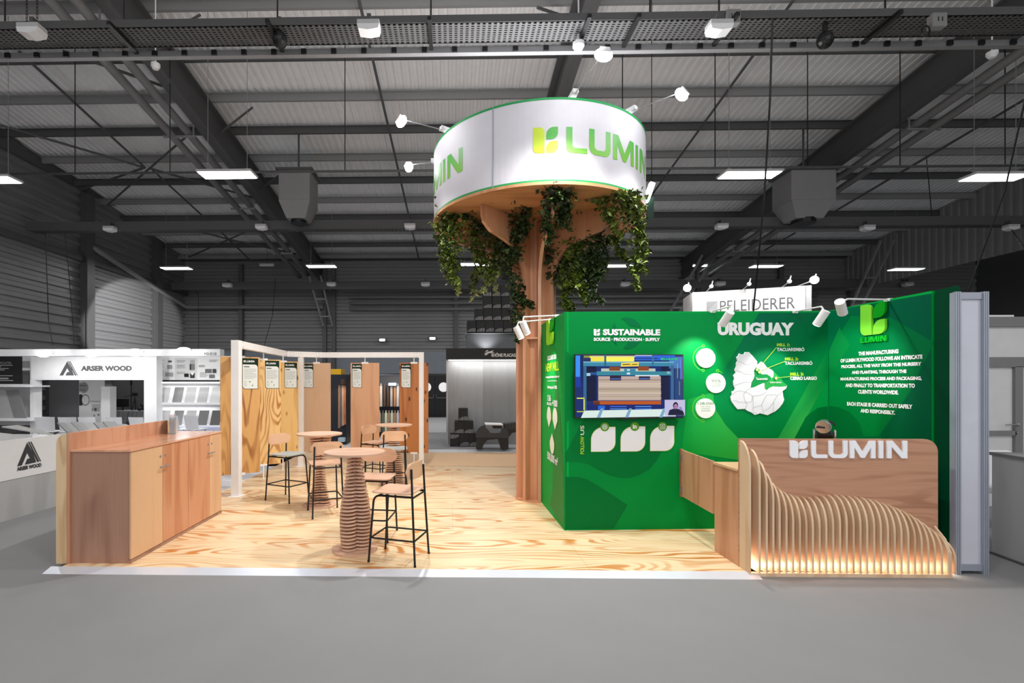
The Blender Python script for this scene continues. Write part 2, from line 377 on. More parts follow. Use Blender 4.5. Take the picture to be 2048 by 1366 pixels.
# roof bracing rods
rlab = ['rod coming in from the left picture edge to the bracing crossing', 'long rod from the top left corner to the bracing crossing', 'rod beside the smoke detector pipes at top left', 'rod slanting down left from the rafter through the left crossing', 'short rod running from the left crossing down to the left wall', 'rod from the left crossing towards the left heater', 'rod from the left crossing steeply down to the right', 'rod entering the small far crossing from the left', 'rod leaving the small far crossing steeply to the right', 'rod slanting down left through the small far crossing', 'rod from the small far crossing towards the wall struts', 'long tie rod running away left of the round canopy', 'long tie rod running away right of the round canopy', 'long tie rod at far right running away above the bulkhead', 'short rod near the far end of the right rafter']
rods = [((0, 250), (288, 335)), ((38, 103), (290, 335)), ((125, 102), (325, 172)), ((390, 258), (215, 410)), ((290, 335), (160, 380)), ((300, 337), (505, 395)), ((305, 340), (425, 450)),
        ((380, 458), (455, 478)), ((440, 462), (500, 520)), ((505, 458), (378, 514)), ((458, 479), (592, 508)), ((718, 0), (838, 520)), ((1587, 0), (1300, 395)), ((2048, 200), (1640, 440)), ((1590, 466), (1530, 500))]
for (a, b), lb in zip(rods, rlab):
    bm = bm_new(); tube(bm, [RF(*a, .34), RF(*b, .34)], .035, 6)
    tag(mk('bracing_rod', bm, steel), 'steel '+lb, 'rod', 'steel bracing rods under the roof')
for (a, b), lb in zip((((505, 215), (440, 266)), ((400, 30), (372, 46)), ((577, 338), (520, 378)), ((1150, 40), (1075, 15)), ((600, 478), (560, 505))), ('beside the left rafter above the LED light', 'at the top of the left rafter above the tray', 'right of the left rafter near its heater', 'at the middle rafter above the nearest tray', 'at the foot of the left rafter')):
    bm = bm_new(); tube(bm, [RF(*a, .3), RF(*b, .7)], .03, 6)
    tag(mk('knee_brace', bm, steel), 'short dark knee brace '+lb, 'rod', 'knee braces between rafters and purlins')
# cable trays
def cable_tray(y, z, wd, name, lb, pitch, rail=True, hp=.12, nr=7):
    t = thing(name, lb, 'cable tray', (0, y, z))
    bm = bm_new(); x0, x1 = XL+.3, XB-.3
    box(bm, x0, x1, y-.02, y+.01, z, z+.1); box(bm, x0, x1, y+wd-.01, y+wd+.02, z, z+.1)
    mk('side_rail', bm, steel, t)
    # perforated bottom: real slots, one rib grid
    bm = bm_new(); n = int((x1-x0)/hp)
    for j in range(nr): hw_ = wd/(nr-1)*.27; box(bm, x0, x1, y+wd*j/(nr-1)-hw_, y+wd*j/(nr-1)+hw_, z, z+.004)
    for i in range(n+1): x = x0+(x1-x0)*i/n; box(bm, x-hp*.24, x+hp*.24, y, y+wd, z-.001, z+.003)
    mk('perforated_plate', bm, steel, t)
    if rail:
        bm = bm_new(); box(bm, x0, x1, y+wd+.06, y+wd+.14, z-.1, z-.02); mk('conductor_rail', bm, galv, t)
        bm = bm_new(); i = 0; x = x0+.2
        while x < x1: box(bm, x-.035, x+.035, y+wd+.03, y+wd+.06, z-.1, z-.03); x += pitch
        o = mk('clip', bm, black, t); o['kind'] = 'stuff'
    bm = bm_new(); box(bm, x0, x1, y+.06, y+.16, z+.01, z+.05); box(bm, x0, x1, y+.2, y+.26, z+.01, z+.06); mk('cable_bundle', bm, black, t)
    return t
cable_tray(6.66, 6.52, .38, 'cable_tray', 'long perforated cable tray crossing the whole hall nearest the camera', .43, hp=.075, nr=10)
cable_tray(15.6, 6.58, .35, 'cable_tray', 'cable tray crossing the hall at mid depth behind the round canopy', .6, rail=False)
cable_tray(23.8, 6.5, .35, 'cable_tray', 'farthest cable tray crossing close to the back wall', .62)
bm = bm_new(); box(bm, XL+.3, XB-.3, 15.55, 15.6, 6.55, 6.82); tag(mk('trim_4', bm, steel), kind=ST)
bm = bm_new(); box(bm, XL+.3, XB-.3, 23.7, 23.8, 6.2, 6.55); tag(mk('trim_5', bm, steel), kind=ST)
for k, z in enumerate((6.05, 5.75, 5.45)):
    bm = bm_new(); tube(bm, [(-5.2, YB-.35, z), (18, YB-.35, z)], .08, 8)
    tag(mk('service_pipe', bm, pipe, smooth=True), ['uppermost', 'middle', 'lowest'][k]+' of three grey service pipes along the back wall', 'pipe')
bm = bm_new(); tube(bm, [(XL+.5, 11.5, 6.62), (XB-.3, 11.5, 6.62)], .03, 8)
tag(mk('sprinkler_pipe', bm, steel, smooth=True), 'thin sprinkler pipe crossing the hall just above the LED lights', 'pipe')
for ih, px in enumerate((150, 340, 690, 1245, 1430, 1615, 1800, 2010)):
    p = P(px, 340, 11.5); bm = bm_new(); tube(bm, [(p.x, 11.5, 6.62), (p.x, 11.5, roofz(11.5))], .012, 5)
    tag(mk('hanger_rod', bm, black), ORD[ih]+' rod from the left hanging the thin sprinkler pipe from the roof', 'rod', 'hanger rods of the sprinkler pipe')
for ih, (px, y) in enumerate(((10, 6.72), (248, 6.72), (555, 6.72), (862, 6.72), (1300, 6.72), (1438, 6.72), (1770, 6.72))):
    p = P(px, 60, y); bm = bm_new(); tube(bm, [(p.x, y, 6.6), (p.x, y, roofz(y))], .012, 5)
    tag(mk('tray_hanger', bm, black), ORD[ih]+' rod from the left holding up the nearest cable tray', 'rod', 'hanger rods of the nearest cable tray')
# cross arms of the near tray (slanted bars under it)
for ih, (a, b) in enumerate((((218, 52), (265, 102)), ((534, 45), (560, 98)), ((862, 42), (862, 88)), ((1180, 40), (1160, 88)), ((1282, 34), (1252, 92)), ((1465, 55), (1435, 95)), ((1795, 52), (1738, 100)))):
    bm = bm_new(); pa = P(*a, 6.2); pa.z = 6.5; pb = P(*b, 7.0); pb.z = 6.38; bar(bm, (pb.x, 6.5, 6.48), (pb.x, 7.25, 6.48), .05, .05)
    tag(mk('tray_bracket', bm, black), ORD[ih]+' black cross bracket from the left beneath the nearest cable tray', 'bracket', 'cross arms under the nearest cable tray')
# LED hall lights
def make_led(w=1.2, d=.42, hl=3.6):
    t = thing('hall_light', 'x', 'ceiling light')
    bm = bm_new(); box(bm, -w/2, w/2, -d/2, d/2, 0, .05, bev=.01); box(bm, -w/4, w/4, -d/6, d/6, .05, .09); mk('housing', bm, lgrey, t, world=False)
    bm = bm_new(); box(bm, -w/2+.03, w/2-.03, -d/2+.03, d/2-.03, -.012, -.001); mk('diffuser', bm, glow, t, world=False)
    for x in (-w*.36, w*.36):
        bm = bm_new(); box(bm, x-.03, x+.03, -.02, .02, .05, .14); tube(bm, [(x, 0, .13), (x, 0, hl)], .006, 5); mk('hanger', bm, galv, t, world=False)
    return t
led = make_led(); led2 = make_led(hl=2.35)
spots = [((455, 350), 10.8, 'second from left in the nearer row, left of the round canopy'), ((-22, 360), 10.8, 'cut off by the left edge of the picture'), ((1499, 350), 10.8, 'in the nearer row, right of the round canopy'), ((1990, 355), 10.8, 'in the nearer row, at the far right'),
         ((353, 537), 20.2, 'leftmost in the farther row near the left wall'), ((643, 533), 20.2, 'in the farther row, above the display panels'), ((950, 529), 20.2, 'in the farther row, seen through the ivy left of the trunk'), ((1240, 532), 20.2, 'in the farther row, right of the hanging ivy'), ((1532, 533), 20.2, 'in the farther row, above the white sign tower'), ((1812, 539), 20.2, 'in the farther row, against the sheet bulkhead')]
for i, (p, y, lb) in enumerate(spots):
    o = led if i == 0 else led2 if i == 4 else copy_tree(led if i < 4 else led2); q = P(*p, y); o.location = q
    o['label'] = 'white LED hall light '+lb; o['group'] = 'LED lights hanging in the hall'
    lamp('AREA', 'hall_lamp', (q.x, q.y, q.z-.03), (q.x, q.y, 0), HALL_W, (1.1, .38))
q = P(977, 350, 10.8); 
# small far lights and emergency boxes
for px, py, y, lb in ((1401, 530, 24, 'small white tube light on the back wall rafter end'), (534, 530, 24, 'small unlit white tube fitting on the back wall')):
    q = P(px, py, y); t = thing('tube_light', lb, 'ceiling light', q)
    bm = bm_new(); box(bm, q.x-.35, q.x+.35, q.y-.08, q.y+.08, q.z, q.z+.06); mk('housing', bm, lgrey, t)
    bm = bm_new(); box(bm, q.x-.33, q.x+.33, q.y-.07, q.y+.07, q.z-.06, q.z); mk('tube', bm, glow if px > 1000 else white, t)
    bm = bm_new(); tube(bm, [q+V((0, 0, .06)), V((q.x, q.y, roofz(q.y)))], .008, 5); mk('hanger', bm, black, t)
def make_det():
    t = thing('emergency_light', 'x', 'emergency light')
    bm = bm_new(); box(bm, -.17, .17, -.1, .1, .05, .12, bev=.01); mk('housing', bm, lgrey, t, world=False)
    bm = bm_new(); prism(bm, [(-.17, -.1, .05), (-.15, -.1, -.02), (0, -.1, -.045), (.15, -.1, -.02), (.17, -.1, .05)], (0, .2, 0)); mk('lens', bm, white, t, world=False)
    bm = bm_new(); box(bm, -.03, .03, -.02, .03, .12, .26); box(bm, -.03, .03, .0, .22, .22, .25); mk('bracket', bm, steel, t, world=False)
    return t
det = make_det()
dl = [(64, 68, 6.5, 'hanging by chains at top left'), (738, 62, 6.5, 'under the nearest tray above the display frame'), (1438, 62, 6.5, 'under the nearest tray beside a small numbered box'), (220, 461, 15.4, 'on the mid tray, leftmost'), (523, 457, 15.4, 'on the mid tray beside the left rafter'), (820, 456, 15.4, 'on the mid tray just left of the ivy'), (1443, 456, 15.4, 'on the mid tray left of the right heater'), (1735, 459, 15.4, 'on the mid tray at the bulkhead'), (2022, 458, 15.4, 'on the mid tray at the right picture edge'),
      (455, 573, 23.6, 'low on the far tray above the white frame'), (663, 571, 23.6, 'on the far tray at the foot of the left rafter'), (851, 571, 23.6, 'on the far tray left of the ivy'), (1250, 571, 23.6, 'on the far tray right of the ivy'), (1440, 570, 23.6, 'on the far tray above the sign tower'), (1815, 571, 25.0, 'below the bulkhead edge')]
for i, (px, py, y, lb) in enumerate(dl):
    o = det if i == 0 else copy_tree(det); o.location = P(px, py, y); s = 1.0 if y > 10 else .85; s = s*(1.25 if y > 20 else 1); o.scale = (s, s, s)
    o['label'] = 'white emergency light '+lb; o['group'] = 'emergency lights on the trays'
q = P(64, 60, 6.5)
for dx in (-.07, .07):
    bm = bm_new(); z = q.z+.05; k = 0
    while z < q.z+1.1:
        pts = [(q.x+dx+(.012*cos(a) if k % 2 else 0), q.y+(0 if k % 2 else .012*cos(a)), z+.03*sin(a)) for a in [2*pi*i/8 for i in range(9)]]
        tube(bm, pts, .004, 4, cap=False); z += .045; k += 1
    tag(mk('hanging_chain', bm, black), ('left' if dx < 0 else 'right')+' black chain holding the top left emergency light', 'chain')
for (px, py, tx) in ((1468, 31, '10'), (1881, 38, '11')):
    q = P(px, py, 6.6); t = thing('junction_box', 'grey square junction box marked '+tx+(' right of the round canopy' if tx == '10' else ' at the top right by the big rafter'), 'box', q)
    bm = bm_new(); box(bm, q.x-.09, q.x+.09, q.y, q.y+.1, q.z-.09, q.z+.09, bev=.008); mk('casing', bm, mat('box_grey', (135, 135, 135)), t)
    pl = Plane((0, q.y, 0), (1, 0, 0)); pr_ = Print(pl); pr_.tpx(tx, px-5, px+5, py-5, py+4, (40, 40, 40)); pr_.build('number', t)
    bm = bm_new(); tube(bm, [(q.x-.09+.05*cos(a)-.05, q.y+.05, q.z-.12+.07*sin(a)) for a in [2*pi*i/14 for i in range(15)]], .01, 5); mk('cable_loop', bm, black, t)
for (px, py) in ((560, 80), (1650, 80)):
    q = P(px, py, 6.75); bm = bm_new(); bmesh.ops.create_uvsphere(bm, u_segments=12, v_segments=8, radius=.1); bmesh.ops.transform(bm, matrix=Matrix.Translation(q) @ Matrix.Diagonal((1, 1, 1.15, 1)), verts=bm.verts); 
    cyl(bm, (q.x, q.y), .03, q.z+.08, q.z+.3, 10)
    tag(mk('dome_speaker', bm, black), 'black round fitting hanging under the nearest tray, '+('left' if px < 1000 else 'right')+' one', 'speaker')
for (px, py, y) in ((311, 133, 9.2), (1157, 93, 6.9), (1984, 110, 9.0)):
    q = P(px, py, y); bm = bm_new(); cyl(bm, (q.x, q.y), .05, q.z-.05, q.z, 14, .08); cyl(bm, (q.x, q.y), .08, q.z, q.z+.05, 14); cyl(bm, (q.x, q.y), .012, q.z+.05, roofz(q.y)+.02, 6)
    tag(mk('smoke_detector', bm, white), {311: 'small white detector on the left rafter pipes', 1157: 'small white detector under the tray above the round canopy', 1984: 'small white detector at the top right rafter pipes'}[px], 'detector')
# heaters
def heater(px0, px1, py0, py1, y, lb):
    a = P(px0, py0, y); b = P(px1, py1, y); x0, x1 = a.x, b.x; zt, zb = a.z, b.z; h = zt-zb
    t = thing('unit_heater', lb, 'heater', ((x0+x1)/2, y, zb))
    bm = bm_new(); box(bm, x0, x1, y-.45, y+.45, zb+h*.38, zt, bev=.02); mk('casing', bm, steel2, t)
    bm = bm_new(); xm = (x0+x1)/2; w0 = (x1-x0)/2; r = []
    for z, k in ((zb+h*.38, 1), (zb+h*.05, .62)): r.append([bm.verts.new((xm+sx*w0*k, y+sy*.45*k, z)) for sx, sy in ((-1, -1), (1, -1), (1, 1), (-1, 1))])
    for i in range(4): bm.faces.new((r[0][i], r[0][(i+1) % 4], r[1][(i+1) % 4], r[1][i]))
    bm.faces.new(r[1]); mk('hood', bm, steel2, t)
    bm = bm_new(); cyl(bm, (xm, y), w0*.5, zb-.02, zb+h*.07, 20); mk('outlet', bm, black, t)
    bm = bm_new(); box(bm, x0-.08, x1+.08, y-.5, y+.5, zt, zt+.06); tube(bm, [(xm, y, zt), (xm, y, roofz(y))], .03, 6); mk('top_frame', bm, steel, t)
heater(567, 628, 352, 446, 15.2, 'boxy grey unit heater with tapered hood beside the left rafter')
heater(1563, 1650, 352, 446, 15.2, 'pale grey unit heater with tapered hood under the right rafter')
# ladder-like struts at the foot of the left rafter, round pipe strut
def strut(a, b, y0, y1, lb, wd=.28):
    t = thing('wall_strut', lb, 'strut', P(*b, y1)); pa = P(*a, y0); pb = P(*b, y1)
    for s in (-1, 1):
        bm = bm_new(); bar(bm, pa+V((s*wd, 0, 0)), pb+V((s*wd*.8, 0, 0)), .06, .1); mk('rail', bm, steel2, t)
    for k in (.45, .8):
        p = pa.lerp(pb, k); bm = bm_new(); bar(bm, p-V((wd, 0, 0)), p+V((wd, 0, 0)), .06, .06); mk('rung', bm, steel2, t)
strut((630, 552), (656, 652), 23.6, 24.9, 'pair of pale slanting struts at the foot of the left rafter')
strut((1418, 510), (1340, 640), 23.0, 24.9, 'pair of slanting struts right of the ivy before the back wall')
strut((1775, 480), (1700, 640), 22.0, 24.0, 'pair of slanting struts below the bulkhead')
# hanging cables
def cable(pts, lb, r=.012):
    bm = bm_new(); p = [P(*q) for q in pts]; out = []
    for i in range(len(p)-1):
        for k in range(6): out.append(p[i].lerp(p[i+1], k/6))
    out.append(p[-1]); tube(bm, out, r, 6); tag(mk('hanging_cable', bm, black), lb, 'cable')
cable([(1545, 38, 6.6), (1540, 200, 6.9), (1528, 400, 7.4), (1505, 640, 8.2)], 'black cable dropping from the nearest tray behind the green wall')
cable([(2052, 190, 7.5), (2010, 380, 8.2), (1936, 584, 9)], 'black cable slanting down at the right behind the aluminium post')
cable([(91, 462, 15), (94, 560, 15.5), (97, 640, 16), (105, 690, 16)], 'left of two black cables hanging down the left wall')
cable([(130, 466, 15), (137, 540, 15.5), (146, 650, 16), (148, 690, 16)], 'right of two black cables hanging down the left wall')
cable([(551, 556, 23.7), (545, 630, 23), (526, 700, 22)], 'thin black cable hanging before the back wall above the white frame')
cable([(389, 570, 23.8), (397, 594, 23.6), (397, 700, 23)], 'thin straight cable hanging in the far left corner')
cable([(1853, 318, 16.8), (1859, 380, 16.2), (1865, 448, 15.6)], 'short black cable above the mid tray at right')
cable([(2020, 455, 15.4), (2048, 495, 15)], 'black cable sagging off the mid tray at the right edge')
for px, py, y in ((765, 680, YB-.2), (865, 677, YB-.2)):
    q = P(px, py, y); t = thing('wall_lamp', 'small bright wall lamp on the back wall, '+('left' if px < 800 else 'right')+' one above the display frame', 'wall lamp', q)
    bm = bm_new(); box(bm, q.x-.22, q.x+.22, q.y-.1, q.y, q.z-.08, q.z+.08, bev=.03); mk('bracket', bm, steel, t)
    bm = bm_new(); box(bm, q.x-.13, q.x+.13, q.y-.13, q.y-.1, q.z-.06, q.z+.05, bev=.01); mk('lens', bm, glow, t)
# exit sign by the canopy
q = P(1299, 390, 9.5); _e = 0; t = thing('exit_sign', 'small hanging green exit sign with lit tube right of the canopy', 'sign', q)
bm = bm_new(); bar(bm, q+V((-.07, 0, -.12)), q+V((.05, 0, .22)), .1, .09); mk('tube', bm, glow, t)
bm = bm_new(); prism(bm, [q+V((-.02, .05, -.08)), q+V((.1, .05, .0)), q+V((.1, .05, -.4)), q+V((-.02, .05, -.5))], (0, .03, 0)); mk('sign_plate', bm, mat('exit_green', (25, 60, 45)), t)
bm = bm_new(); tube(bm, [q+V((.04, 0, .2)), V((q.x+.04, q.y, roofz(q.y)))], .008, 5); mk('hanger', bm, black, t)
# double doors in the back wall
t = thing('door_1', None, None, (0, YB, 0)); t['kind'] = ST
a = P(838, 755, YB); b = P(896, 755, YB); xm = P(870, 755, YB).x
for s, (x0, x1) in enumerate(((xm-1.0, xm-.01), (xm+.01, xm+1.0))):
    d = thing('door_leaf', None, None, (0, 0, 0)); d.parent = t
    bm = bm_new(); box(bm, x0, x1, YB-.1, YB-.03, .02, 2.1); o = mk('panel', bm, mat('door_black', (30, 30, 31), .5), d)
    cx = x0+.42 if s else x1-.42; bm = bm_new(); prism(bm, [(cx+a_, YB-.105, 1.52+b_) for a_, b_ in circle(0, 0, .24)], (0, -.02, 0)); mk('round_window', bm, mat('door_glass', (225, 225, 225), .3, emit=.7), d)
    hx = x1-.06 if not s else x0+.06; bm = bm_new(); tube(bm, [(hx, YB-.16, 1.15), (hx, YB-.16, .98), (hx+(-.8 if not s else .8), YB-.16, .98)], .018, 6); mk('handle', bm, galv, d)
bm = bm_new(); box(bm, xm-1.1, xm+1.1, YB-.06, YB-.02, 0, 2.2); mk('frame', bm, mat('frame_grey', (60, 60, 62)), t)
# ================================================================ the stand
pine = wood('pine_floor', (246, 222, 182), (206, 130, 54), 'X', bands=11, strength=.9, freq=.95, stretch=6, rough=.33, fine=.16, seams=(2.5, 1.25))
okoume = wood('okoume', (222, 170, 138), (176, 116, 84), 'Z', bands=2.2, strength=.45, freq=1.0, stretch=9, rough=.33, fine=.45)
okoume_d = wood('okoume_side', (176, 134, 112), (136, 96, 78), 'Z', bands=2.2, strength=.5, freq=1.0, stretch=8, rough=.45, fine=.5)
door_l = wood('door_pale', (226, 184, 144), (200, 150, 108), 'Z', bands=1.5, strength=.35, freq=.9, stretch=10, rough=.4, fine=.4)
door_m = wood('door_mid', (214, 156, 118), (180, 112, 76), 'Z', bands=2.5, strength=.7, freq=1.0, stretch=9, rough=.4, fine=.4)
top_w = wood('worktop', (228, 172, 138), (196, 132, 98), 'Y', bands=3, strength=.5, freq=1.0, stretch=8, rough=.14, fine=.35)
back_w = wood('counter_back', (204, 154, 124), (158, 108, 80), 'X', bands=5, strength=.5, freq=1.5, stretch=9, rough=.45, fine=.5)
birch = wood('fin_ply', (232, 204, 172), (198, 156, 116), 'Z', bands=2.5, strength=.5, freq=1.2, stretch=6, rough=.5, fine=.4)
birch_s = wood('side_pine', (224, 196, 156), (188, 148, 104), 'Z', bands=5, strength=.7, freq=1.3, stretch=10, rough=.5, fine=.3)
table_w = wood('table_ply', (220, 180, 154), (188, 142, 114), 'X', bands=2.5, strength=.5, freq=1.2, stretch=6, rough=.4, fine=.4)
layer_w = wood('layer_ply', (222, 184, 158), (184, 138, 112), 'X', bands=2.5, strength=.5, freq=1.5, stretch=6, rough=.5, fine=.4)
trunk_w = wood('trunk_ply', (216, 158, 120), (176, 118, 84), 'Z', bands=2, strength=.45, freq=1.1, stretch=10, rough=.45, fine=.5)
disc_w = wood('disc_ply', (204, 150, 106), (166, 110, 70), 'X', bands=3, strength=.5, freq=1.0, stretch=8, rough=.45, fine=.45)
edge_w = mat('ply_edge', (150, 104, 78), .6, bump=(60, .25))
alu = mat('aluminium', (222, 226, 236), .32, .35); frame_w = mat('white_frame', (244, 240, 238), .35)
plastic_w = mat('white_plastic', (236, 236, 240), .35)
# ---- platform
bm = bm_new(); FY0 = 4.54; FY1 = 10.25; FX0 = -3.62; FX1 = 4.45
t = thing('plywood_platform', 'pine plywood stand floor with bold orange grain and aluminium edging', 'platform', (0, 7, 0))
p1 = G(130, 1133.5); p2 = G(1480, 1143)
box(bm, FX0, FX1, FY0+.02, FY1, 0, .03); mk('plywood_deck', bm, pine, t)
bm = bm_new(); prism(bm, [(FX0-.1, FY0+.02, .031), (FX0-.1, FY0+.02, 0), (FX0-.1, FY0-.085, 0)], (6.45, 0, 0)); mk('edge_ramp', bm, alu, t)
bm = bm_new(); prism(bm, [(FX0, FY1, .031), (FX0, FY1, 0), (FX0-.08, FY1, 0)], (0, -(FY1-6.6), 0)); mk('edge_trim', bm, alu, t)
bm = bm_new(); box(bm, -3.9, 6.5, FY1+.01, 12.35, 0, .012)
tag(mk('carpet_strip', bm, mat('tan_carpet', (226, 188, 148), .8)), 'plain tan carpet strip behind the plywood floor', 'carpet')
bm = bm_new(); box(bm, -3.6, 9, 12.4, 24.9, 0, .012)
tag(mk('carpet_tile_area', bm, mat('aisle_carpet', (212, 212, 214), .8)), 'pale aisle carpet running back to the black double doors', 'carpet')
bm = bm_new(); box(bm, -12.5, -3.66, 7.0, 13.2, 0, .012)
tag(mk('carpet_tile_area', bm, mat('pale_carpet', (214, 214, 220), .8)), 'pale grey carpet left of the plywood floor', 'carpet')
# ---- left cabinet
cx0, cx1, cy0, cy1 = -3.60, -3.03, 4.65, 6.50; H = 1.10
t = thing('storage_cabinet', 'long reddish plywood cabinet with four doors and raised back board', 'cabinet', ((cx0+cx1)/2, (cy0+cy1)/2, .03))
bm = bm_new(); box(bm, cx0, cx1-.02, cy0, cy1, .03, H-.02); mk('carcass', bm, okoume_d, t)
bm = bm_new(); box(bm, cx0, cx1+.008, cy0-.012, cy1+.01, H-.02, H, bev=.002); mk('worktop', bm, top_w, t)
bm = bm_new(); box(bm, cx0-.03, cx0, cy0-.02, cy1-.25, .03, H+.16, bev=.003); mk('back_board', bm, okoume, t)
pts = [(x-.0, 0, z) for x, z in rrect(cx0-.13, .03, cx0-.03, H+.15, tl=.1)]
bm = bm_new(); prism(bm, [(x, cy0-.02, z) for x, y, z in pts], (0, cy1-cy0+.02, 0)); mk('rounded_side', bm, birch_s, t)
ys = [cy0+.005, 5.17, 5.68, 6.18, cy1]   # doors seen from the aisle side
dm = [door_l, door_m, door_m, door_l]
for i in range(4):
    bm = bm_new(); box(bm, cx1-.02, cx1, ys[i]+.003, ys[i+1]-.003, .065, H-.024, bev=.0015); d = mk('door', bm, dm[i], t)
    y = ys[i+1]-.045 if i in (0, 2) else ys[i]+.045
    if i == 2: y = ys[3]-.045
    bm = bm_new(); tube(bm, [(cx1, y, .86), (cx1+.03, y, .86)], .006, 8); tube(bm, [(cx1+.03, y-.04, .86), (cx1+.03, y+.04, .86)], .006, 8); h = mk('handle', bm, galv, t); 
    bm = bm_new(); r = bmesh.ops.create_cone(bm, segments=14, radius1=.011, radius2=.011, depth=.008, cap_ends=True); bmesh.ops.transform(bm, matrix=Matrix.Translation((cx1+.003, y, .97)) @ Matrix.Rotation(pi/2, 4, 'Y'), verts=r['verts']); k = mk('lock', bm, galv, t)
    for q in (h, k):
        q.parent = d; q.location = V(t.location)*0
bm = bm_new(); box(bm, cx1-.02, cx1+.004, cy0, cy1, .03, .06); mk('plinth', bm, okoume_d, t)
# brochure holder
q = V((cx0+.1, 6.18, H)); t = thing('brochure_holder', 'clear brochure holder with colour leaflets at the end of the plywood cabinet', 'brochure holder', q)
glass = mat('clear_acrylic', (230, 235, 240), .05)
glass.node_tree.nodes['Principled BSDF'].inputs['Transmission Weight'].default_value = .9
Mh = Matrix.Translation(q) @ Matrix.Rotation(radians(-60), 4, 'Z')
bm = bm_new(); box(bm, -.11, .11, -.035, -.03, 0, .2, M=Mh); box(bm, -.11, .11, .03, .035, 0, .25, M=Mh); box(bm, -.115, -.11, -.035, .035, 0, .2, M=Mh); box(bm, .11, .115, -.035, .035, 0, .2, M=Mh); box(bm, -.115, .115, -.035, .035, 0, .006, M=Mh); mk('tray', bm, glass, t)
bm = bm_new(); box(bm, -.1, .1, -.025, .02, .008, .235, M=Mh); mk('leaflets', bm, mat('leaflet_paper', (215, 205, 205)), t)
pl = Plane(Mh @ V((0, -.026, 0)), Mh.to_3x3() @ V((1, 0, 0))); pr_ = Print(pl, .001)
for (a, b, c_, d_, col) in ((-.1, .12, .1, .2, (214, 140, 90)), (-.1, .03, .1, .11, (110, 80, 110)), (-.08, .15, .02, .19, (170, 70, 30)), (-.06, .05, .05, .08, (230, 220, 225))): pr_.poly([(a, b), (c_, b), (c_, d_), (a, d_)], col)
pr_.build('leaflet_cover', t)
# ---- white display frame
def post(p, z1, s, par, name='post'):
    bm = bm_new(); box(bm, p[0]-s/2, p[0]+s/2, p[1]-s/2, p[1]+s/2, .03, z1, bev=.004); o = mk(name, bm, frame_w, par)
    bm = bm_new(); box(bm, p[0]-s*.8, p[0]+s*.8, p[1]-s*.8, p[1]+s*.8, .03, .04); mk('foot_plate', bm, frame_w, o)
    return o
FZ = 2.37
nearp = G(473, 992); Yn = nearp.y
A1 = V((nearp.x, Yn+.0, 0)); A2 = V((-3.36, 10.0, 0)); A3 = V((-2.72, 10.42, 0)); A4 = V((P(843, 766, 10.42).x, 10.42, 0)); Am = V((P(602, 766, 10.18).x, 10.18, 0))
t = thing('display_rack', 'white square-tube frame carrying hanging plywood sample panels', 'frame', (-2.6, 9.5, .03))
for p in (A1, Am, A4): post(p, FZ-.1 if p is not A1 else FZ, .1 if p is not A1 else .12, t)
for a, b in ((A1, A2), (A2, A3), (A3, A4)):
    bm = bm_new(); up = V((0, 0, FZ-.055)); d = (b-a).normalized()*.05
    bar(bm, a+up-d*.0, b+up+d, .09, .11); o = mk('beam', bm, frame_w, t)
    bm = bm_new(); n_ = V((0, 0, 1)).cross((b-a).normalized()).normalized()
    for e, s in ((a, 1), (b, -1)):
        for k in (.09, .15):
            for dz in (-.035, .035):
                c = e+up+V((0, 0, dz))+(b-a).normalized()*k*s-n_*(.046 if n_.y > 0 or n_.x < 0 else -.046)
                bmesh.ops.create_icosphere(bm, subdivisions=1, radius=.007, matrix=Matrix.Translation(c))
    mk('screw', bm, galv, o)
woods = [wood('panel_pine', (222, 170, 104), (150, 90, 40), 'Z', bands=8, strength=.8, freq=1.0, stretch=6, fine=.3),
         wood('panel_figured', (238, 198, 134), (176, 112, 50), 'Z', bands=9, strength=.9, freq=1.2, stretch=3, fine=.2),
         wood('panel_knotty_pine', (238, 196, 126), (196, 138, 72), 'Z', bands=3, strength=.6, freq=1.0, stretch=6, fine=.2, knots=.8),
         wood('panel_okoume_pale', (218, 180, 146), (184, 140, 104), 'Z', bands=1.5, strength=.35, freq=1.0, stretch=9, fine=.35),
         wood('panel_okoume_pink', (220, 168, 128), (188, 132, 96), 'Z', bands=2, strength=.4, freq=1.0, stretch=7, fine=.35),
         wood('panel_knotty_red', (198, 126, 66), (150, 82, 34), 'Z', bands=1.6, strength=.5, freq=1.0, stretch=9, fine=.4, knots=1.0)]
rodx = [(P(481, 766, 7.98), 32, 'golden pine sample panel hanging nearest the camera, behind the thick white post', 1),
        (P(527, 766, 8.85), 32, 'boldly figured pine sample panel hanging second from the near white post', 1),
        (P(566, 766, 9.7), 32, 'knotty pine sample panel hanging just left of the slim corner post', 1),
        (P(633, 766, 10.42), 0, 'pale smooth sample panel hanging right of the slim corner post', 0),
        (P(730, 766, 10.42), 0, 'pinkish sample panel hanging alone in the middle of the back row', 0),
        (P(828, 766, 10.42), 0, 'reddish knotty sample panel hanging behind the right-hand post', 0)]
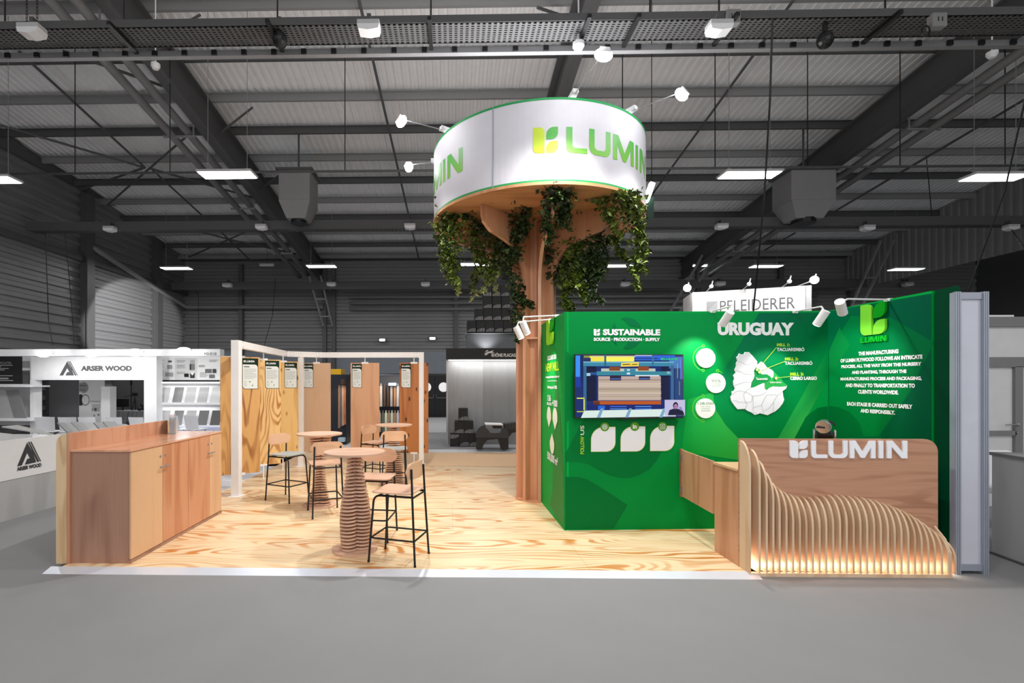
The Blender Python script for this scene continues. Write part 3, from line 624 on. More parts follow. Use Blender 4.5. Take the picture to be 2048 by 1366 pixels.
for i, (p, ang, lb, right) in enumerate(rodx):
    W = .60; z0, z1 = .27, 2.15
    t = thing('plywood_sample', lb, 'wood panel', (p.x, p.y, z0), radians(ang), 'hanging plywood sample panels')
    bm = bm_new(); box(bm, -W/2, W/2, -.009, .009, 0, z1-z0, bev=.0015); mk('board', bm, woods[i], t, world=False)
    for zz0, zz1 in ((z1-z0, FZ-z0-.11), (-.24, 0)):
        bm = bm_new(); tube(bm, [(0, 0, zz0), (0, 0, zz1)], .011, 8); zb = zz0 if zz0 > 0 else zz1; box(bm, -.07, .07, -.014, .014, zb-.018, zb+.018); mk('bracket', bm, frame_w, t, world=False)
    cw, ch = (.245 if right else .205), .5; x0 = (W/2-.03-cw) if right else -W/2+.03; zt = z1-z0-.02
    class L3:                     # card in the panel's own frame
        pass
    pl = Plane((0, -.009, 0), (1, 0, 0)); pr_ = Print(pl, .002)
    pr_.poly(rrect(x0, zt-ch, x0+cw, zt, bl=.05), (28, 48, 36))
    pr_.poly(rrect(x0+.008, zt-ch+.008, x0+cw-.008, zt-.1, tr=.05, bl=.045), (226, 228, 224))
    pr_.lumin(x0+.02, .032, zt-.065, (240, 240, 240), wx=.82)
    for k in range(9): pr_.poly([(x0+.025, zt-.17-k*.019), (x0+cw-.03-(.04 if k in (3, 8) else 0), zt-.17-k*.019), (x0+cw-.03-(.04 if k in (3, 8) else 0), zt-.177-k*.019), (x0+.025, zt-.177-k*.019)], (176, 180, 176), lift=False)
    pr_.poly([(x0+.025, zt-.13), (x0+.11, zt-.13), (x0+.11, zt-.145), (x0+.025, zt-.145)], (60, 90, 70))
    for k in range(4): pr_.poly([(x0+.025, zt-.37-k*.025), (x0+.07, zt-.37-k*.025), (x0+.07, zt-.376-k*.025), (x0+.025, zt-.376-k*.025)], (150, 170, 150), lift=False)
    pr_.poly(circle(x0+.115, zt-.38, .012, 12), (110, 150, 90)); pr_.poly(circle(x0+.155, zt-.44, .01, 12), (90, 120, 90))
    pr_.build('info_card', t, world=False)
# ---- round tables
def table(p, name_lb, lobes, rf, ph, off=(0, 0)):
    t = thing('bar_table', name_lb, 'table', (p.x, p.y, .03), 0, 'round plywood bar tables')
    bm = bm_new(); cyl(bm, (0, 0), .23, 0, .02, 40); mk('base_disc', bm, layer_w, t, world=False)
    n = 27
    for i in range(n):
        z = .025+i*.0355; k = i/(n-1); pts = []
        for a in range(48):
            th = 2*pi*a/48; pts.append(rf(k, th-ph(k)))
        bm = bm_new(); prism(bm, [(r*cos(2*pi*a/48)+off[0]*k, r*sin(2*pi*a/48)+off[1]*k, z) for a, r in enumerate(pts)], (0, 0, .0165)); mk('layer', bm, layer_w, t, world=False)
    bm = bm_new()
    for i in range(n): z = .02+i*.0355; k = i/(n-1); rr = min(rf(k, a*.3) for a in range(21))*.5; cyl(bm, (off[0]*k, off[1]*k), rr, z-.01, z+.026, 16)
    mk('core', bm, okoume_d, t, world=False)
    bm = bm_new(); cyl(bm, (0, 0), .31, .983, 1.003, 56); mk('tabletop', bm, table_w, t, world=False)
    return t
def trefoil(rad, amp, n=3):
    def f(k, th):
        R_ = rad(k); q = R_*.505; d = R_-q; a = (th % (2*pi/n)); a = min(a, 2*pi/n-a)
        return d*cos(a)+sqrt(max(q*q-(d*sin(a))**2, 1e-6))
    return f
LW_ = 0
t1 = G(709.6, 1099); t2 = G(638.9, 1010.8); t3 = G(787.4, 968)
sm = lambda a, b, x: a+(b-a)*(x*x*(3-2*x))
table(t1, 'nearest round bar table with layered wavy pedestal, front left of the black stools', 3, trefoil(lambda k: sm(.172, .082, max(0, (k-.3)/.7)) if k > .3 else .16+.012*sin(k/.3*pi/2), .5), lambda k: radians(-17)+.22*(1-k))
table(t2, 'round bar table at left with hourglass layered pedestal', 3, trefoil(lambda k: .085+.09*(2*k-1)**2+.0*k, .5), lambda k: radians(-20)+.5*k)
table(t3, 'farthest round bar table with layered pedestal by the display frame', 3, trefoil(lambda k: sm(.165, .1, k), .5), lambda k: radians(-22)+.4*k)
# ---- stools
blk = mat('stool_tube', (24, 24, 26), .4, .3); seatw = wood('stool_seat', (224, 184, 158), (194, 148, 120), 'X', bands=2, strength=.45, freq=1.5, stretch=6, rough=.4, fine=.4)
seatg = wood('stool_seat_grey', (176, 180, 176), (146, 150, 148), 'X', bands=2, strength=.4, freq=1.5, stretch=6, rough=.5, fine=.4)
backw = wood('stool_back', (228, 184, 150), (198, 146, 110), 'Y', bands=2.5, strength=.5, freq=1.5, stretch=6, rough=.4, fine=.35)
def make_stool(sm_):
    t = thing('bar_stool', 'x', 'stool', (0, 0, .03))
    R = .0105; sz = .655
    for s in (-1, 1):
        bm = bm_new(); tube(bm, [(-.235, s*.195, 0), (-.2, s*.172, .62), (-.188, s*.164, .895)], R, 8); cyl(bm, (-.235, s*.195), .013, 0, .012, 8); mk('leg', bm, blk, t, world=False)
        bm = bm_new(); tube(bm, bend([(.235, s*.195, 0), (.19, s*.17, sz-.022), (-.2, s*.165, sz-.022)], .07, 6), R, 8); cyl(bm, (.235, s*.195), .013, 0, .012, 8); mk('leg', bm, blk, t, world=False)
    f = .23; xb, xf = -.222, .218; yb, yf = .187, .187
    bm = bm_new(); tube(bm, bend([(xb, -yb, f), (xf, -yf, f), (xf, yf, f), (xb, yb, f)], .05, 4), R*.85, 8)
    tube(bm, [(xb, -yb, f), (xb, yb, f)], R*.85, 8); mk('footrest', bm, blk, t, world=False)
    bm = bm_new(); tube(bm, [(-.198, -.17, sz-.03), (-.198, .17, sz-.03)], R*.9, 8); mk('cross_rail', bm, blk, t, world=False)
    bm = bm_new(); tube(bm, [(.14, -.17, sz-.022), (.14, .17, sz-.022)], R*.9, 8); mk('cross_rail', bm, blk, t, world=False)
    bm = bm_new(); a = rrect(-.19, -.205, .215, .205, .06, .06, .06, .06); 
    g = 8; top = [(x, y, sz+.012*((y/.2)**2)+.006*((x/.2)**2)) for x, y in a]
    va = [bm.verts.new((x, y, z-.012)) for x, y, z in top]; vb = [bm.verts.new(p) for p in top]; n = len(a)
    ca = bm.verts.new((0, 0, sz-.012)); cb = bm.verts.new((0, 0, sz))
    for i in range(n):
        j = (i+1) % n; bm.faces.new((va[i], va[j], vb[j], vb[i])); bm.faces.new((va[j], va[i], ca)); bm.faces.new((vb[i], vb[j], cb))
    mk('seat', bm, sm_, t, world=False)
    bm = bm_new(); N = 20; hw = .215; cols = []
    for i in range(N+1):
        y = -hw+2*hw*i/N; u = abs(y)/hw; r = .085
        dz = r-sqrt(max(0, r*r-max(0, abs(y)-(hw-r))**2)); zt = .955-.01*u*u*1.5-dz*.95; zb = .795+dz*.95
        if zt < zb+.004: m_ = (zt+zb)/2; zt, zb = m_+.002, m_-.002
        x = -.178+.55*(y*y)*1.2
        x_ = -.178-.0; cols.append([V((x_+.55*hw*hw-.55*(hw*hw-y*y)*1.9, y, z)) for z in (zb, zt)])
    def sh(p, d): return V((p.x+d, p.y, p.z))
    f_ = [[bm.verts.new(sh(p, .006)) for p in c] for c in cols]; b_ = [[bm.verts.new(sh(p, -.006)) for p in c] for c in cols]
    for i in range(N):
        bm.faces.new((f_[i][0], f_[i+1][0], f_[i+1][1], f_[i][1])); bm.faces.new((b_[i][1], b_[i+1][1], b_[i+1][0], b_[i][0]))
        bm.faces.new((f_[i][1], f_[i+1][1], b_[i+1][1], b_[i][1])); bm.faces.new((f_[i+1][0], f_[i][0], b_[i][0], b_[i+1][0]))
    bm.faces.new((f_[0][0], f_[0][1], b_[0][1], b_[0][0])); bm.faces.new((f_[N][1], f_[N][0], b_[N][0], b_[N][1]))
    mk('backrest', bm, backw, t, world=False)
    return t
sw = make_stool(seatw); sg = make_stool(seatg)
def mid(*q): 
    s = V((0, 0, 0))
    for a in q: s += G(*a)
    return s/len(q)
def dirn(b, f): return atan2(f.y-b.y, f.x-b.x)
Cb = mid((829.6, 1135), (858, 1107)); Cf = mid((736.7, 1123.8), (771, 1097.7))
Ab = mid((528, 1001), (568, 991)); Af_ = G(576.8, 1009)
places = [(sw, (Cb+Cf)/2, dirn(Cb, Cf), 'nearest bar stool with pale wooden seat, right of the front table'),
          (sg, V((-2.42, 7.28, 0)), radians(-27), 'bar stool with grey seat and plywood back standing leftmost'),
          (sw, V((-1.66, 6.5, 0)), radians(113), 'bar stool with its back to the camera, between the front and left tables'),
          (sw, V((-.86, 5.55, 0)), radians(264), 'bar stool half hidden behind the front table top'),
          (sw, V((-1.34, 8.76, 0)), radians(-28), 'bar stool with wooden seat left of the farthest table'),
          (sg, V((-.93, 7.95, 0)), radians(98), 'bar stool with grey seat in front of the farthest table')]
used = set()
for pro, p, a, lb in places:
    o = pro if id(pro) not in used else copy_tree(pro); used.add(id(pro))
    o.location = (p.x, p.y, .03); o.rotation_euler = (0, 0, a); o['label'] = lb; o['group'] = 'bar stools around the round tables'
# ================================================================ green walls
GA = G(1129, 1061); GA.z = 0
ax, ay = GA.x, GA.y
cpos = P(1656, 766, 5.98); cx_, cy_ = cpos.x, cpos.y
ep = P(1908, 766, 4.62); ex, ey = ep.x, ep.y
gcol = (0, 160, 66)
green = mat('green_print', gcol, .5, spec=.08)
def wallslab(name, par, p0, p1, z0a, z0b, zta, ztb, th, m):
    """slab between plan points p0 and p1, thickness behind (to the left of p0->p1)"""
    d = (V((p1[0], p1[1], 0))-V((p0[0], p0[1], 0))).normalized(); n = V((-d.y, d.x, 0))*th
    bm = bm_new(); prism(bm, [(p0[0], p0[1], z0a), (p1[0], p1[1], z0b), (p1[0], p1[1], ztb), (p0[0], p0[1], zta)], n); return mk(name, bm, m, par)
store = thing('green_display_wall', 'tall green printed wall with screen and map of Uruguay', 'display wall', (ax, ay, 0))
wallslab('front_panel', store, (ax, ay), (cx_, cy_), .03, .03, 2.55, 2.58, .05, green)
sb = G(1086, 1005); swl = thing('green_side_wall', 'narrow green side wall receding beside the wooden trunk', 'display wall', (ax, ay, 0))
wallslab('side_panel', swl, (sb.x-.02, sb.y), (ax-.001, ay), .03, .03, 2.56, 2.55, .05, green)
ret = thing('green_return_wall', 'green wall on the right with white text about manufacturing', 'display wall', (cx_, cy_, 0))
er = V((ex, ey, 0)); cr = V((cx_, cy_, 0)); k = cr.lerp(er, .86)
wallslab('return_panel', ret, (cx_, cy_), (k.x, k.y), 0, 0, 2.58, 2.60, .05, green)
k2 = cr.lerp(er, .872)
wallslab('end_panel', ret, (k2.x+.012, k2.y), (ex+.01, ey), 0, 0, 2.60, 2.61, .05, mat('green_print_shaded', (0, 62, 38), .5, spec=.08))  # dark green print, made darker still with the end panel's shade
PF = Plane((ax, ay, 0), (cx_-ax, cy_-ay, 0)); PS = Plane((ax-.001, ay, 0), (ax-sb.x+.02, ay-sb.y, 0)); PR = Plane((cx_, cy_, 0), (ex-cx_, ey-cy_, 0))
dark = (2, 112, 66); teal = (2, 92, 68); lite = (58, 190, 84); mid_ = (6, 134, 64)
g = Print(PF, .0012); WF = PF.hit(1656, 766)[0]-.002
g.grid(.002, WF, .035, 2.548, [(0, 124, 52), (8, 160, 60), (0, 150, 74), (0, 136, 62)], 8)
def zz(p, sc=.3369, ox=1120, oy=610): return [(ox+x*sc, oy+y*sc) for x, y in p]
g.px(zz([(760, 560), (900, 520), (1128, 560), (1128, 930), (720, 870)]), [(14, 160, 66), (40, 180, 80), (40, 180, 80), (56, 184, 66), (10, 158, 58)])
g.px(zz([(32, 270), (80, 310), (78, 665), (32, 700)]), (0, 124, 56))
g.px(zz([(32, 930), (100, 928), (170, 945), (230, 980), (290, 1010), (350, 1025), (410, 1027), (470, 1010), (530, 975), (570, 930), (600, 870), (640, 790), (705, 690), (640, 660), (150, 660), (75, 800), (32, 880)]), (0, 112, 50))
g.px(zz([(32, 1022), (100, 1020), (160, 1035), (220, 1070), (300, 1120), (400, 1187), (318, 1326), (32, 1331)]), (0, 106, 46))
z2 = lambda p: zz(p, .2539, 1400, 560)
g.px([(1518, 626), (1654.5, 625), (1654.5, 702), (1555, 873.6), (1479, 878), (1452, 850), (1431, 818), (1427, 797), (1428, 782), (1447, 742)], [(0, 104, 76), (0, 104, 62), (0, 124, 62), (0, 138, 62), (0, 136, 60), (0, 138, 64), (0, 140, 68), (0, 142, 72), (0, 142, 74), (0, 132, 76)])
g.px([(1654.5, 703), (1654.5, 758), (1639, 788.5), (1588, 877), (1555, 877)], [(0, 128, 62), (0, 134, 62), (6, 142, 62), (60, 180, 78), (44, 170, 76)])
g.px([(1588, 877), (1611, 834), (1634, 816), (1654.5, 812.6), (1654.5, 877)], (0, 112, 50))
g.build('background_print', store)
# recycling leaves
g = Print(PF, .004)
def swoosh(cx, cy, r, a0, a1, th, col):
    o = []
    for i in range(15): t_ = i/14; a = a0+(a1-a0)*t_; o.append((cx+r*cos(a), cy-r*sin(a)))
    for i in range(14, -1, -1): t_ = i/14; a = a0+(a1-a0)*t_; rr = r-th*sin(pi*min(1, t_*1.15))**.8; o.append((cx+rr*cos(a), cy-rr*sin(a)))
    g.px(o, col)
for a in (.35, 2.45, 4.5): swoosh(1253, 666, 31, a, a+1.75, 15, (2, 116, 66))
g.build('leaf_emblem', store)
wh = (242, 244, 246); lime = (176, 220, 60)
g = Print(PF, .006)
g.lumin(PF.hit(1187, 671)[0], .072, PF.hit(1187, 671)[1], wh, wx=.0001) if False else None
s0, z0 = PF.hit(1187, 671.5); hh = PF.hit(1187, 658)[1]-z0
for p in lumin_polys(True)[:3]: g.poly([(s0+x*hh, z0+y*hh) for x, y in p], wh, lift=False)
g.tpx('SUSTAINABLE', 1205.4, 1320, 658.3, 671, wh, .055)
g.tpx('SOURCE · PRODUCTION · SUPPLY', 1187, 1319.5, 675.4, 682.4, wh, .055)
g.build('slogan', store)
g = Print(PF, .004); g.tpx('URUGUAY', 1434.6, 1587, 645, 671, wh, .055); g.build('title_lettering', store, depth=.005)
g = Print(PF, .006); g.tpx('FOLLOW', 1160.4, 1168, 873, 908, lime, .02, rot=True); g.tpx('US', 1160.4, 1168, 851, 870, (214, 230, 200), .02, rot=True); g.build('follow_lettering', store)
for x0, x1, y0, y1, icx, icy, ic in ((1182, 1230, 854, 903, 1209, 853.6, 'globe'), (1241, 1289.5, 853, 902.5, 1269, 853, 'in'), (1300, 1347.5, 852, 901.5, 1324.4, 853, 'camera')):
    g = Print(PF, .007); a0, b0 = PF.hit(x0, y1); a1, b1 = PF.hit(x1, y0); g.poly(rrect(a0-.004, b0-.004, a1+.004, b1+.004, tl=.15, br=.11), (190, 210, 80)); g.poly(rrect(a0, b0, a1, b1, tl=.15, br=.11), (236, 238, 242))
    c0, c1 = PF.hit(icx, icy); g.poly(circle(c0, c1, .052, 24), (96, 158, 40))
    if ic == 'globe':
        g.poly(circle(c0, c1, .032, 20), wh)
        g.poly(circle(c0, c1, .027, 20), (96, 158, 40))
        for dd in (-.012, 0, .012): g.poly([(c0-.028, c1+dd-.002), (c0+.028, c1+dd-.002), (c0+.028, c1+dd+.002), (c0-.028, c1+dd+.002)], wh, lift=False); g.poly([(c0+dd-.002, c1-.028), (c0+dd+.002, c1-.028), (c0+dd+.002, c1+.028), (c0+dd-.002, c1+.028)], wh, lift=False)
    elif ic == 'in': g.text('in', c0-.024, c0+.024, c1-.024, c1+.026, wh, .05)
    else:
        g.poly(rrect(c0-.03, c1-.03, c0+.03, c1+.03, .012, .012, .012, .012), wh); g.poly(rrect(c0-.024, c1-.024, c0+.024, c1+.024, .009, .009, .009, .009), (96, 158, 40)); g.poly(circle(c0, c1, .015, 18), wh); g.poly(circle(c0, c1, .009, 18), (96, 158, 40))
    g.build('social_leaf', store, label='white leaf sign with '+{'globe': 'globe', 'in': 'letters in', 'camera': 'camera'}[ic]+' icon')
# figure badges
for (bx, by, br, big, small, side) in ((1410.3, 716.4, 19, '500,000', ['M³ PLYWOOD', 'FROM OUR OWN', 'FOREST'], -1), (1430.5, 766.3, 19.3, '95%', ['SUSTAINABLE', 'MANAGEMENT'], 1), (1409.8, 816.6, 19.3, '128,000', ['HECTARES', 'SUSTAINABLY', 'MANAGED'], -1)):
    g = Print(PF, .002); c0, c1 = PF.hit(bx, by); r = PF.hit(bx+br, by)[0]-c0
    rr = r*1.28; pts = [(c0+side*rr*cos(a), c1+rr*sin(a)) for a in [(-80+160*i/24)*pi/180 for i in range(25)]]
    g.line(pts, .006, (120, 220, 60), px=False)
    for e in (pts[0], pts[-1]): g.poly(circle(e[0], e[1], .018, 14), (120, 220, 60)); g.poly(circle(e[0], e[1], .012, 14), (10, 160, 70))
    o = g.build('badge_ring', store)
    g = Print(PF, .002); g.poly(circle(c0, c1, r, 40), (240, 242, 236)); o = g.build('badge_disc', store, depth=.014)
    g = Print(PF, .018); yb = .05 if len(small) > 2 else .02; wd = .095 if len(big) > 4 else .055
    g.text(big, c0-wd, c0+wd, c1+yb-.01, c1+yb+.022, (96, 150, 110), .0)
    for k_, s_ in enumerate(small): g.text(s_, c0-.055, c0+.055, c1+yb-.035-k_*.024, c1+yb-.023-k_*.024, (120, 165, 135), 0)
    g.build('badge_text', store)
# map of Uruguay
def Z(p, sc=.13174, ox=1380, oy=680): return [(ox+x*sc, oy+y*sc) for x, y in p]
out = [(735, 205), (760, 220), (810, 215), (825, 185), (880, 183), (940, 245), (1005, 325), (1005, 385), (1070, 330), (1105, 350), (1150, 415), (1210, 445), (1250, 475), (1255, 520), (1320, 540), (1370, 590), (1410, 650), (1460, 690), (1445, 735), (1390, 775), (1400, 850), (1415, 905), (1390, 965), (1340, 1030), (1275, 1085), (1210, 1115), (1165, 1140), (1100, 1125), (1050, 1110), (1000, 1130), (965, 1135), (930, 1105), (860, 1075), (820, 1045), (710, 1050), (670, 1005), (640, 965), (615, 925), (605, 870), (625, 830), (620, 785), (660, 770), (670, 735), (650, 690), (645, 640), (660, 590), (645, 540), (680, 500), (665, 455), (690, 400), (690, 350), (710, 320), (692, 265), (720, 240)]
g = Print(PF, .003); g.px(Z(out), (240, 241, 247)); g.build('country_map', store, depth=.014)
g = Print(PF, .0185)
g.px(Z([(985, 415), (1035, 440), (1070, 520), (1150, 520), (1200, 550), (1220, 580), (1190, 620), (1150, 655), (1090, 655), (1010, 690), (960, 715), (905, 725), (920, 640), (950, 590), (965, 540), (955, 470)]), (28, 150, 76))
g.px(Z([(1252, 480), (1318, 540), (1368, 590), (1408, 650), (1457, 690), (1440, 702), (1340, 708), (1240, 703), (1180, 730), (1150, 760), (1120, 735), (1115, 660), (1160, 650), (1190, 620), (1220, 580), (1245, 560), (1255, 520)]), (48, 172, 84))
gl = (150, 170, 160)
for ln in ([(710, 320), (780, 345), (830, 375), (890, 370), (940, 338), (1005, 360)], [(680, 460), (760, 485), (820, 520), (870, 515), (930, 532), (965, 500)], [(660, 690), (730, 665), (830, 635), (905, 645)], [(620, 830), (690, 780), (750, 768), (820, 790), (905, 725)],
           [(820, 790), (870, 800), (930, 850), (1000, 845), (1080, 825), (1150, 780)], [(820, 790), (795, 830), (820, 920), (850, 965), (825, 1045)], [(620, 925), (680, 920), (720, 940), (800, 940), (870, 945), (920, 930), (935, 850)], [(935, 850), (940, 950), (940, 1080)], [(940, 1025), (990, 1010), (1065, 990), (1145, 825)], [(1065, 990), (1100, 1120)],
           [(1145, 825), (1280, 830), (1300, 845), (1380, 780)], [(1300, 845), (1250, 930), (1240, 1090)], [(1100, 1070), (1180, 1030), (1245, 940)], [(930, 1105), (970, 1095), (1000, 1125)]): g.line(Z(ln), .003, gl)
g.tpx('Tacuarembó', 1508.5, 1532, 755, 760, wh, .02); g.tpx('Cerro Largo', 1536.5, 1559, 762.5, 767.5, wh, .02)
for ln in ([(1025, 420), (1283, 118)], [(1060, 465), (1415, 325)], [(1310, 575), (1503, 552)]): g.line(Z(ln), .006, (176, 216, 70))
for c in ((995, 450), (1028, 488), (1278, 580)):
    q = Z([c])[0]; a, b = PF.hit(*q); g.poly(circle(a, b, .018, 16), (176, 216, 70)); g.poly(circle(a, b, .012, 16), (240, 250, 220))
g.build('map_regions', store)
g = Print(PF, .006)
for (t_, x0, x1, y0, y1, c) in (('MILL 1:', 1553, 1579, 686.8, 692.8, lime), ('TACUAREMBÓ', 1553, 1608, 694, 702.4, wh), ('MILL 2:', 1569, 1596, 714.8, 721, lime), ('TACUAREMBÓ', 1569, 1624, 721.5, 729.8, wh), ('MILL 3:', 1579.7, 1606.8, 745, 751.5, lime), ('CERRO LARGO', 1579.7, 1633, 753, 760, wh)): g.tpx(t_, x0, x1, y0, y1, c, .028 if 'Ó' in t_ else .05)
g.build('mill_lettering', store)
# TV
a0, b0 = PF.hit(1145, 836); a1, b1 = PF.hit(1359.5, 709.5)
t = thing('television', 'large flat screen showing a plywood press hung on the green wall', 'television', PF.w((a0+a1)/2, b0))
bm = bm_new(); prism(bm, [PF.w(*p, .05) for p in ((a0, b0), (a1, b0), (a1, b1), (a0, b1))], PF.n*.03); mk('casing', bm, mat('tv_black', (12, 12, 14), .25), t)
bm = bm_new(); prism(bm, [PF.w(*p, .006) for p in ((a0+.3, b0+.2), (a1-.3, b0+.2), (a1-.3, b1-.2), (a0+.3, b1-.2))], PF.n*.044); prism(bm, [PF.w(*p, .06) for p in (((a0+a1)/2-.09, b0-.012), ((a0+a1)/2+.09, b0-.012), ((a0+a1)/2+.07, b0), ((a0+a1)/2-.07, b0))], PF.n*.012); mk('wall_mount', bm, black, t)
g = Print(PF, .0815); X0, X1, Y0, Y1 = 45, 1955, 85, 1205
def sz(p):      # screen pixels of the close view -> wall coordinates
    return [(a0+(x-X0)/(X1-X0)*(a1-a0), b1-(y-Y0)/(Y1-Y0)*(b1-b0)) for x, y in p]
def S(x0, y0, x1, y1, c): g.poly(sz([(x0, y0), (x1, y0), (x1, y1), (x0, y1)]), c)
S(62, 102, 1940, 1180, (18, 38, 96))
for q in ((62, 110, 140, 600, (50, 130, 220)), (62, 480, 150, 660, (20, 50, 140)), (150, 110, 220, 560, (16, 30, 80)), (230, 300, 420, 900, (8, 16, 50)), (1560, 300, 1700, 880, (10, 18, 52)), (1700, 130, 1940, 330, (60, 110, 170)), (1800, 330, 1940, 870, (30, 60, 110)), (1900, 180, 1940, 520, (90, 130, 220)),
          (200, 110, 1060, 215, (120, 130, 60)), (1080, 100, 1800, 190, (40, 90, 190)), (1100, 100, 1400, 116, (180, 180, 210)), (1080, 150, 1500, 165, (20, 40, 110)), (300, 120, 560, 210, (222, 206, 70)), (560, 130, 1080, 212, (236, 220, 84)), (340, 114, 1100, 134, (190, 180, 150)), (200, 150, 320, 225, (24, 40, 90)),
          (190, 225, 1780, 295, (52, 122, 150)), (190, 215, 1780, 232, (110, 170, 200)), (555, 100, 590, 300, (36, 92, 120)), (1390, 100, 1425, 290, (50, 100, 140)), (190, 290, 245, 1060, (44, 92, 130)), (1720, 280, 1775, 880, (50, 90, 130)),
          (500, 335, 1450, 392, (170, 180, 170)), (640, 305, 830, 375, (120, 62, 26)), (1145, 300, 1335, 372, (132, 62, 20)), (900, 340, 1100, 385, (50, 120, 150)), (950, 350, 1000, 372, (200, 220, 230)), (420, 385, 1740, 455, (46, 122, 140)), (245, 415, 310, 465, (150, 190, 210)), (1650, 385, 1705, 425, (130, 160, 180)), (945, 405, 1002, 440, (190, 200, 230)), (310, 400, 420, 450, (30, 70, 130)),
          (445, 470, 1540, 890, (168, 152, 138))): S(*q)
random.seed(3)
for i in range(26):
    y = 478+i*16; S(448, y, 1535+random.randint(-6, 8), y+random.choice((4, 6, 9)), random.choice(((122, 104, 92), (190, 174, 160), (148, 126, 110), (204, 186, 170), (176, 150, 150), (160, 150, 120))))
for q in ((640, 455, 835, 545, (34, 26, 52)), (1145, 455, 1340, 535, (44, 24, 44)), (650, 505, 830, 530, (60, 80, 140)), (1155, 500, 1335, 525, (60, 90, 150)), (1080, 450, 1500, 470, (200, 210, 220)), (350, 900, 1530, 960, (170, 78, 26)), (350, 905, 460, 960, (90, 40, 20)), (240, 965, 1580, 1045, (12, 30, 96)), (640, 990, 930, 1003, (60, 110, 220)), (640, 1030, 930, 1042, (80, 140, 230)), (1075, 990, 1360, 1003, (80, 150, 240)), (1075, 1028, 1360, 1040, (60, 120, 220)), (430, 980, 550, 1050, (30, 90, 190)),
          (62, 842, 195, 860, (220, 220, 60)), (178, 870, 198, 1060, (210, 210, 60)), (62, 1075, 195, 1090, (190, 190, 60)), (1842, 560, 1856, 800, (120, 130, 40)), (1884, 180, 1900, 550, (100, 20, 30)), (1808, 250, 1818, 500, (150, 160, 50))): S(*q)
g.poly(sz([(190, 1065), (1580, 1040), (1640, 1170), (130, 1190)]), (196, 212, 206))
for x in (455, 945, 1540): g.poly(sz([(x+20, 1030), (x+70, 1025), (x+10, 1185), (x-50, 1185)]), (110, 150, 180))
g.poly(sz([(830, 240), (1135, 225), (1130, 298), (820, 305)]), (226, 196, 70))
g.poly(sz([(850, 262), (970, 255), (1000, 272), (850, 280)]), (90, 80, 30)); g.poly(sz([(1010, 262), (1110, 255), (1110, 272), (1010, 278)]), (90, 80, 30))
S(1585, 880, 1942, 1150, (176, 172, 204)); S(1600, 1150, 1780, 1168, (190, 200, 220))
g.poly(sz([(1640, 1148), (1665, 1060), (1730, 1035), (1820, 1035), (1900, 1070), (1925, 1120), (1925, 1148)]), (20, 22, 50))
g.poly(sz(circle(1775, 980, 46, 20, 62)), (20, 18, 36)); g.poly(sz(circle(1778, 995, 34, 20, 46)), (150, 110, 150)); g.poly(sz([(1830, 1000), (1870, 1000), (1900, 1070), (1850, 1060)]), (120, 120, 180))
q0 = sz([(1518, 192)])[0]; hl = (b1-b0)*40/1120
g.lumin(q0[0], hl, q0[1], (40, 190, 70), wx=1.15)
g.build('screen', t, attrmat('screen_emit', 1.25))
# side wall lettering
g = Print(PS, .002)
g.px([(1112, 700), (1128, 940), (1128, 1057), (1100, 1010), (1105, 980)], (40, 132, 60))
g.build('background_print', swl)
g = Print(PS, .012); s0, z0 = PS.hit(1097.2, 691.5); s1 = PS.hit(1110, 691.5)[0]; z1 = PS.hit(1103, 640)[1]
for k_, p in enumerate(lumin_polys(True)[:3]): g.poly([(s0+x/.95*(s1-s0), z0+y*(z1-z0)) for x, y in p], (150, 226, 44) if k_ != 1 else (40, 176, 44), lift=False)
g.build('leaf_logo', swl, depth=.02)
g = Print(PS, .006)
sa, sb_ = PS.hit(1098, 700)[0], PS.hit(1109.7, 700)[0]; zt, zb = PS.hit(1104, 695.5)[1], PS.hit(1104, 704)[1]
for p in lumin_polys(False): g.poly([(sa+x/5.1*(sb_-sa), zb+y*(zt-zb)) for x, y in p], (20, 170, 50), lift=False)
for (t_, x0, x1, y0, y1, c) in (('DISCOVER OUR', 1095.6, 1113.8, 710, 719.5, wh), ('NEW MILL', 1092, 1119, 725, 742.5, (170, 226, 50)), ('Investing in the future of plywood', 1092.5, 1119.5, 751, 757, wh), ('more than ever before', 1096, 1115, 760, 763, (190, 220, 200)), ('Starting up in 2025', 1095.8, 1115, 771, 779, wh), ('136', 1096, 1102.5, 789.5, 802.5, wh), ('MILLIONS', 1094.8, 1104, 804.5, 810.5, wh), ('+300', 1105.5, 1115.5, 800, 813.5, wh)): g.tpx(t_, x0, x1, y0, y1, c, .03)
g.tpx('500,000 m²', 1095.5, 1116.5, 909, 928, wh, .03)
for (x0, x1, ya, yb) in ((1094.6, 1103.2, 813, 855), (1106.3, 1116, 815, 860), (1101, 1109.8, 866, 908)):
    sa, za = PS.hit(x0, (ya+yb)/2); sb_, _ = PS.hit(x1, (ya+yb)/2); zt = PS.hit((x0+x1)/2, ya)[1]; zb = PS.hit((x0+x1)/2, yb)[1]; cc = (sa+sb_)/2; rw = (sb_-sa)/2
    up = ya < 860
    o = [(cc+rw*cos(a), (zt-rw if up else zb+rw)+(1 if up else -1)*rw*sin(a)) for a in [pi*i/14 for i in range(15)]]+([(cc-rw, zb+rw*.9), (cc, zb), (cc+rw, zb+rw*.9)] if up else [(cc-rw, zt-rw*.9), (cc, zt), (cc+rw, zt-rw*.9)])
    g.poly([(cc+(x-cc)*1.06, y) for x, y in o], (200, 216, 60)); g.poly([(cc+(x-cc)*.94, y) for x, y in o], (228, 234, 222))
g.build('lettering', swl)
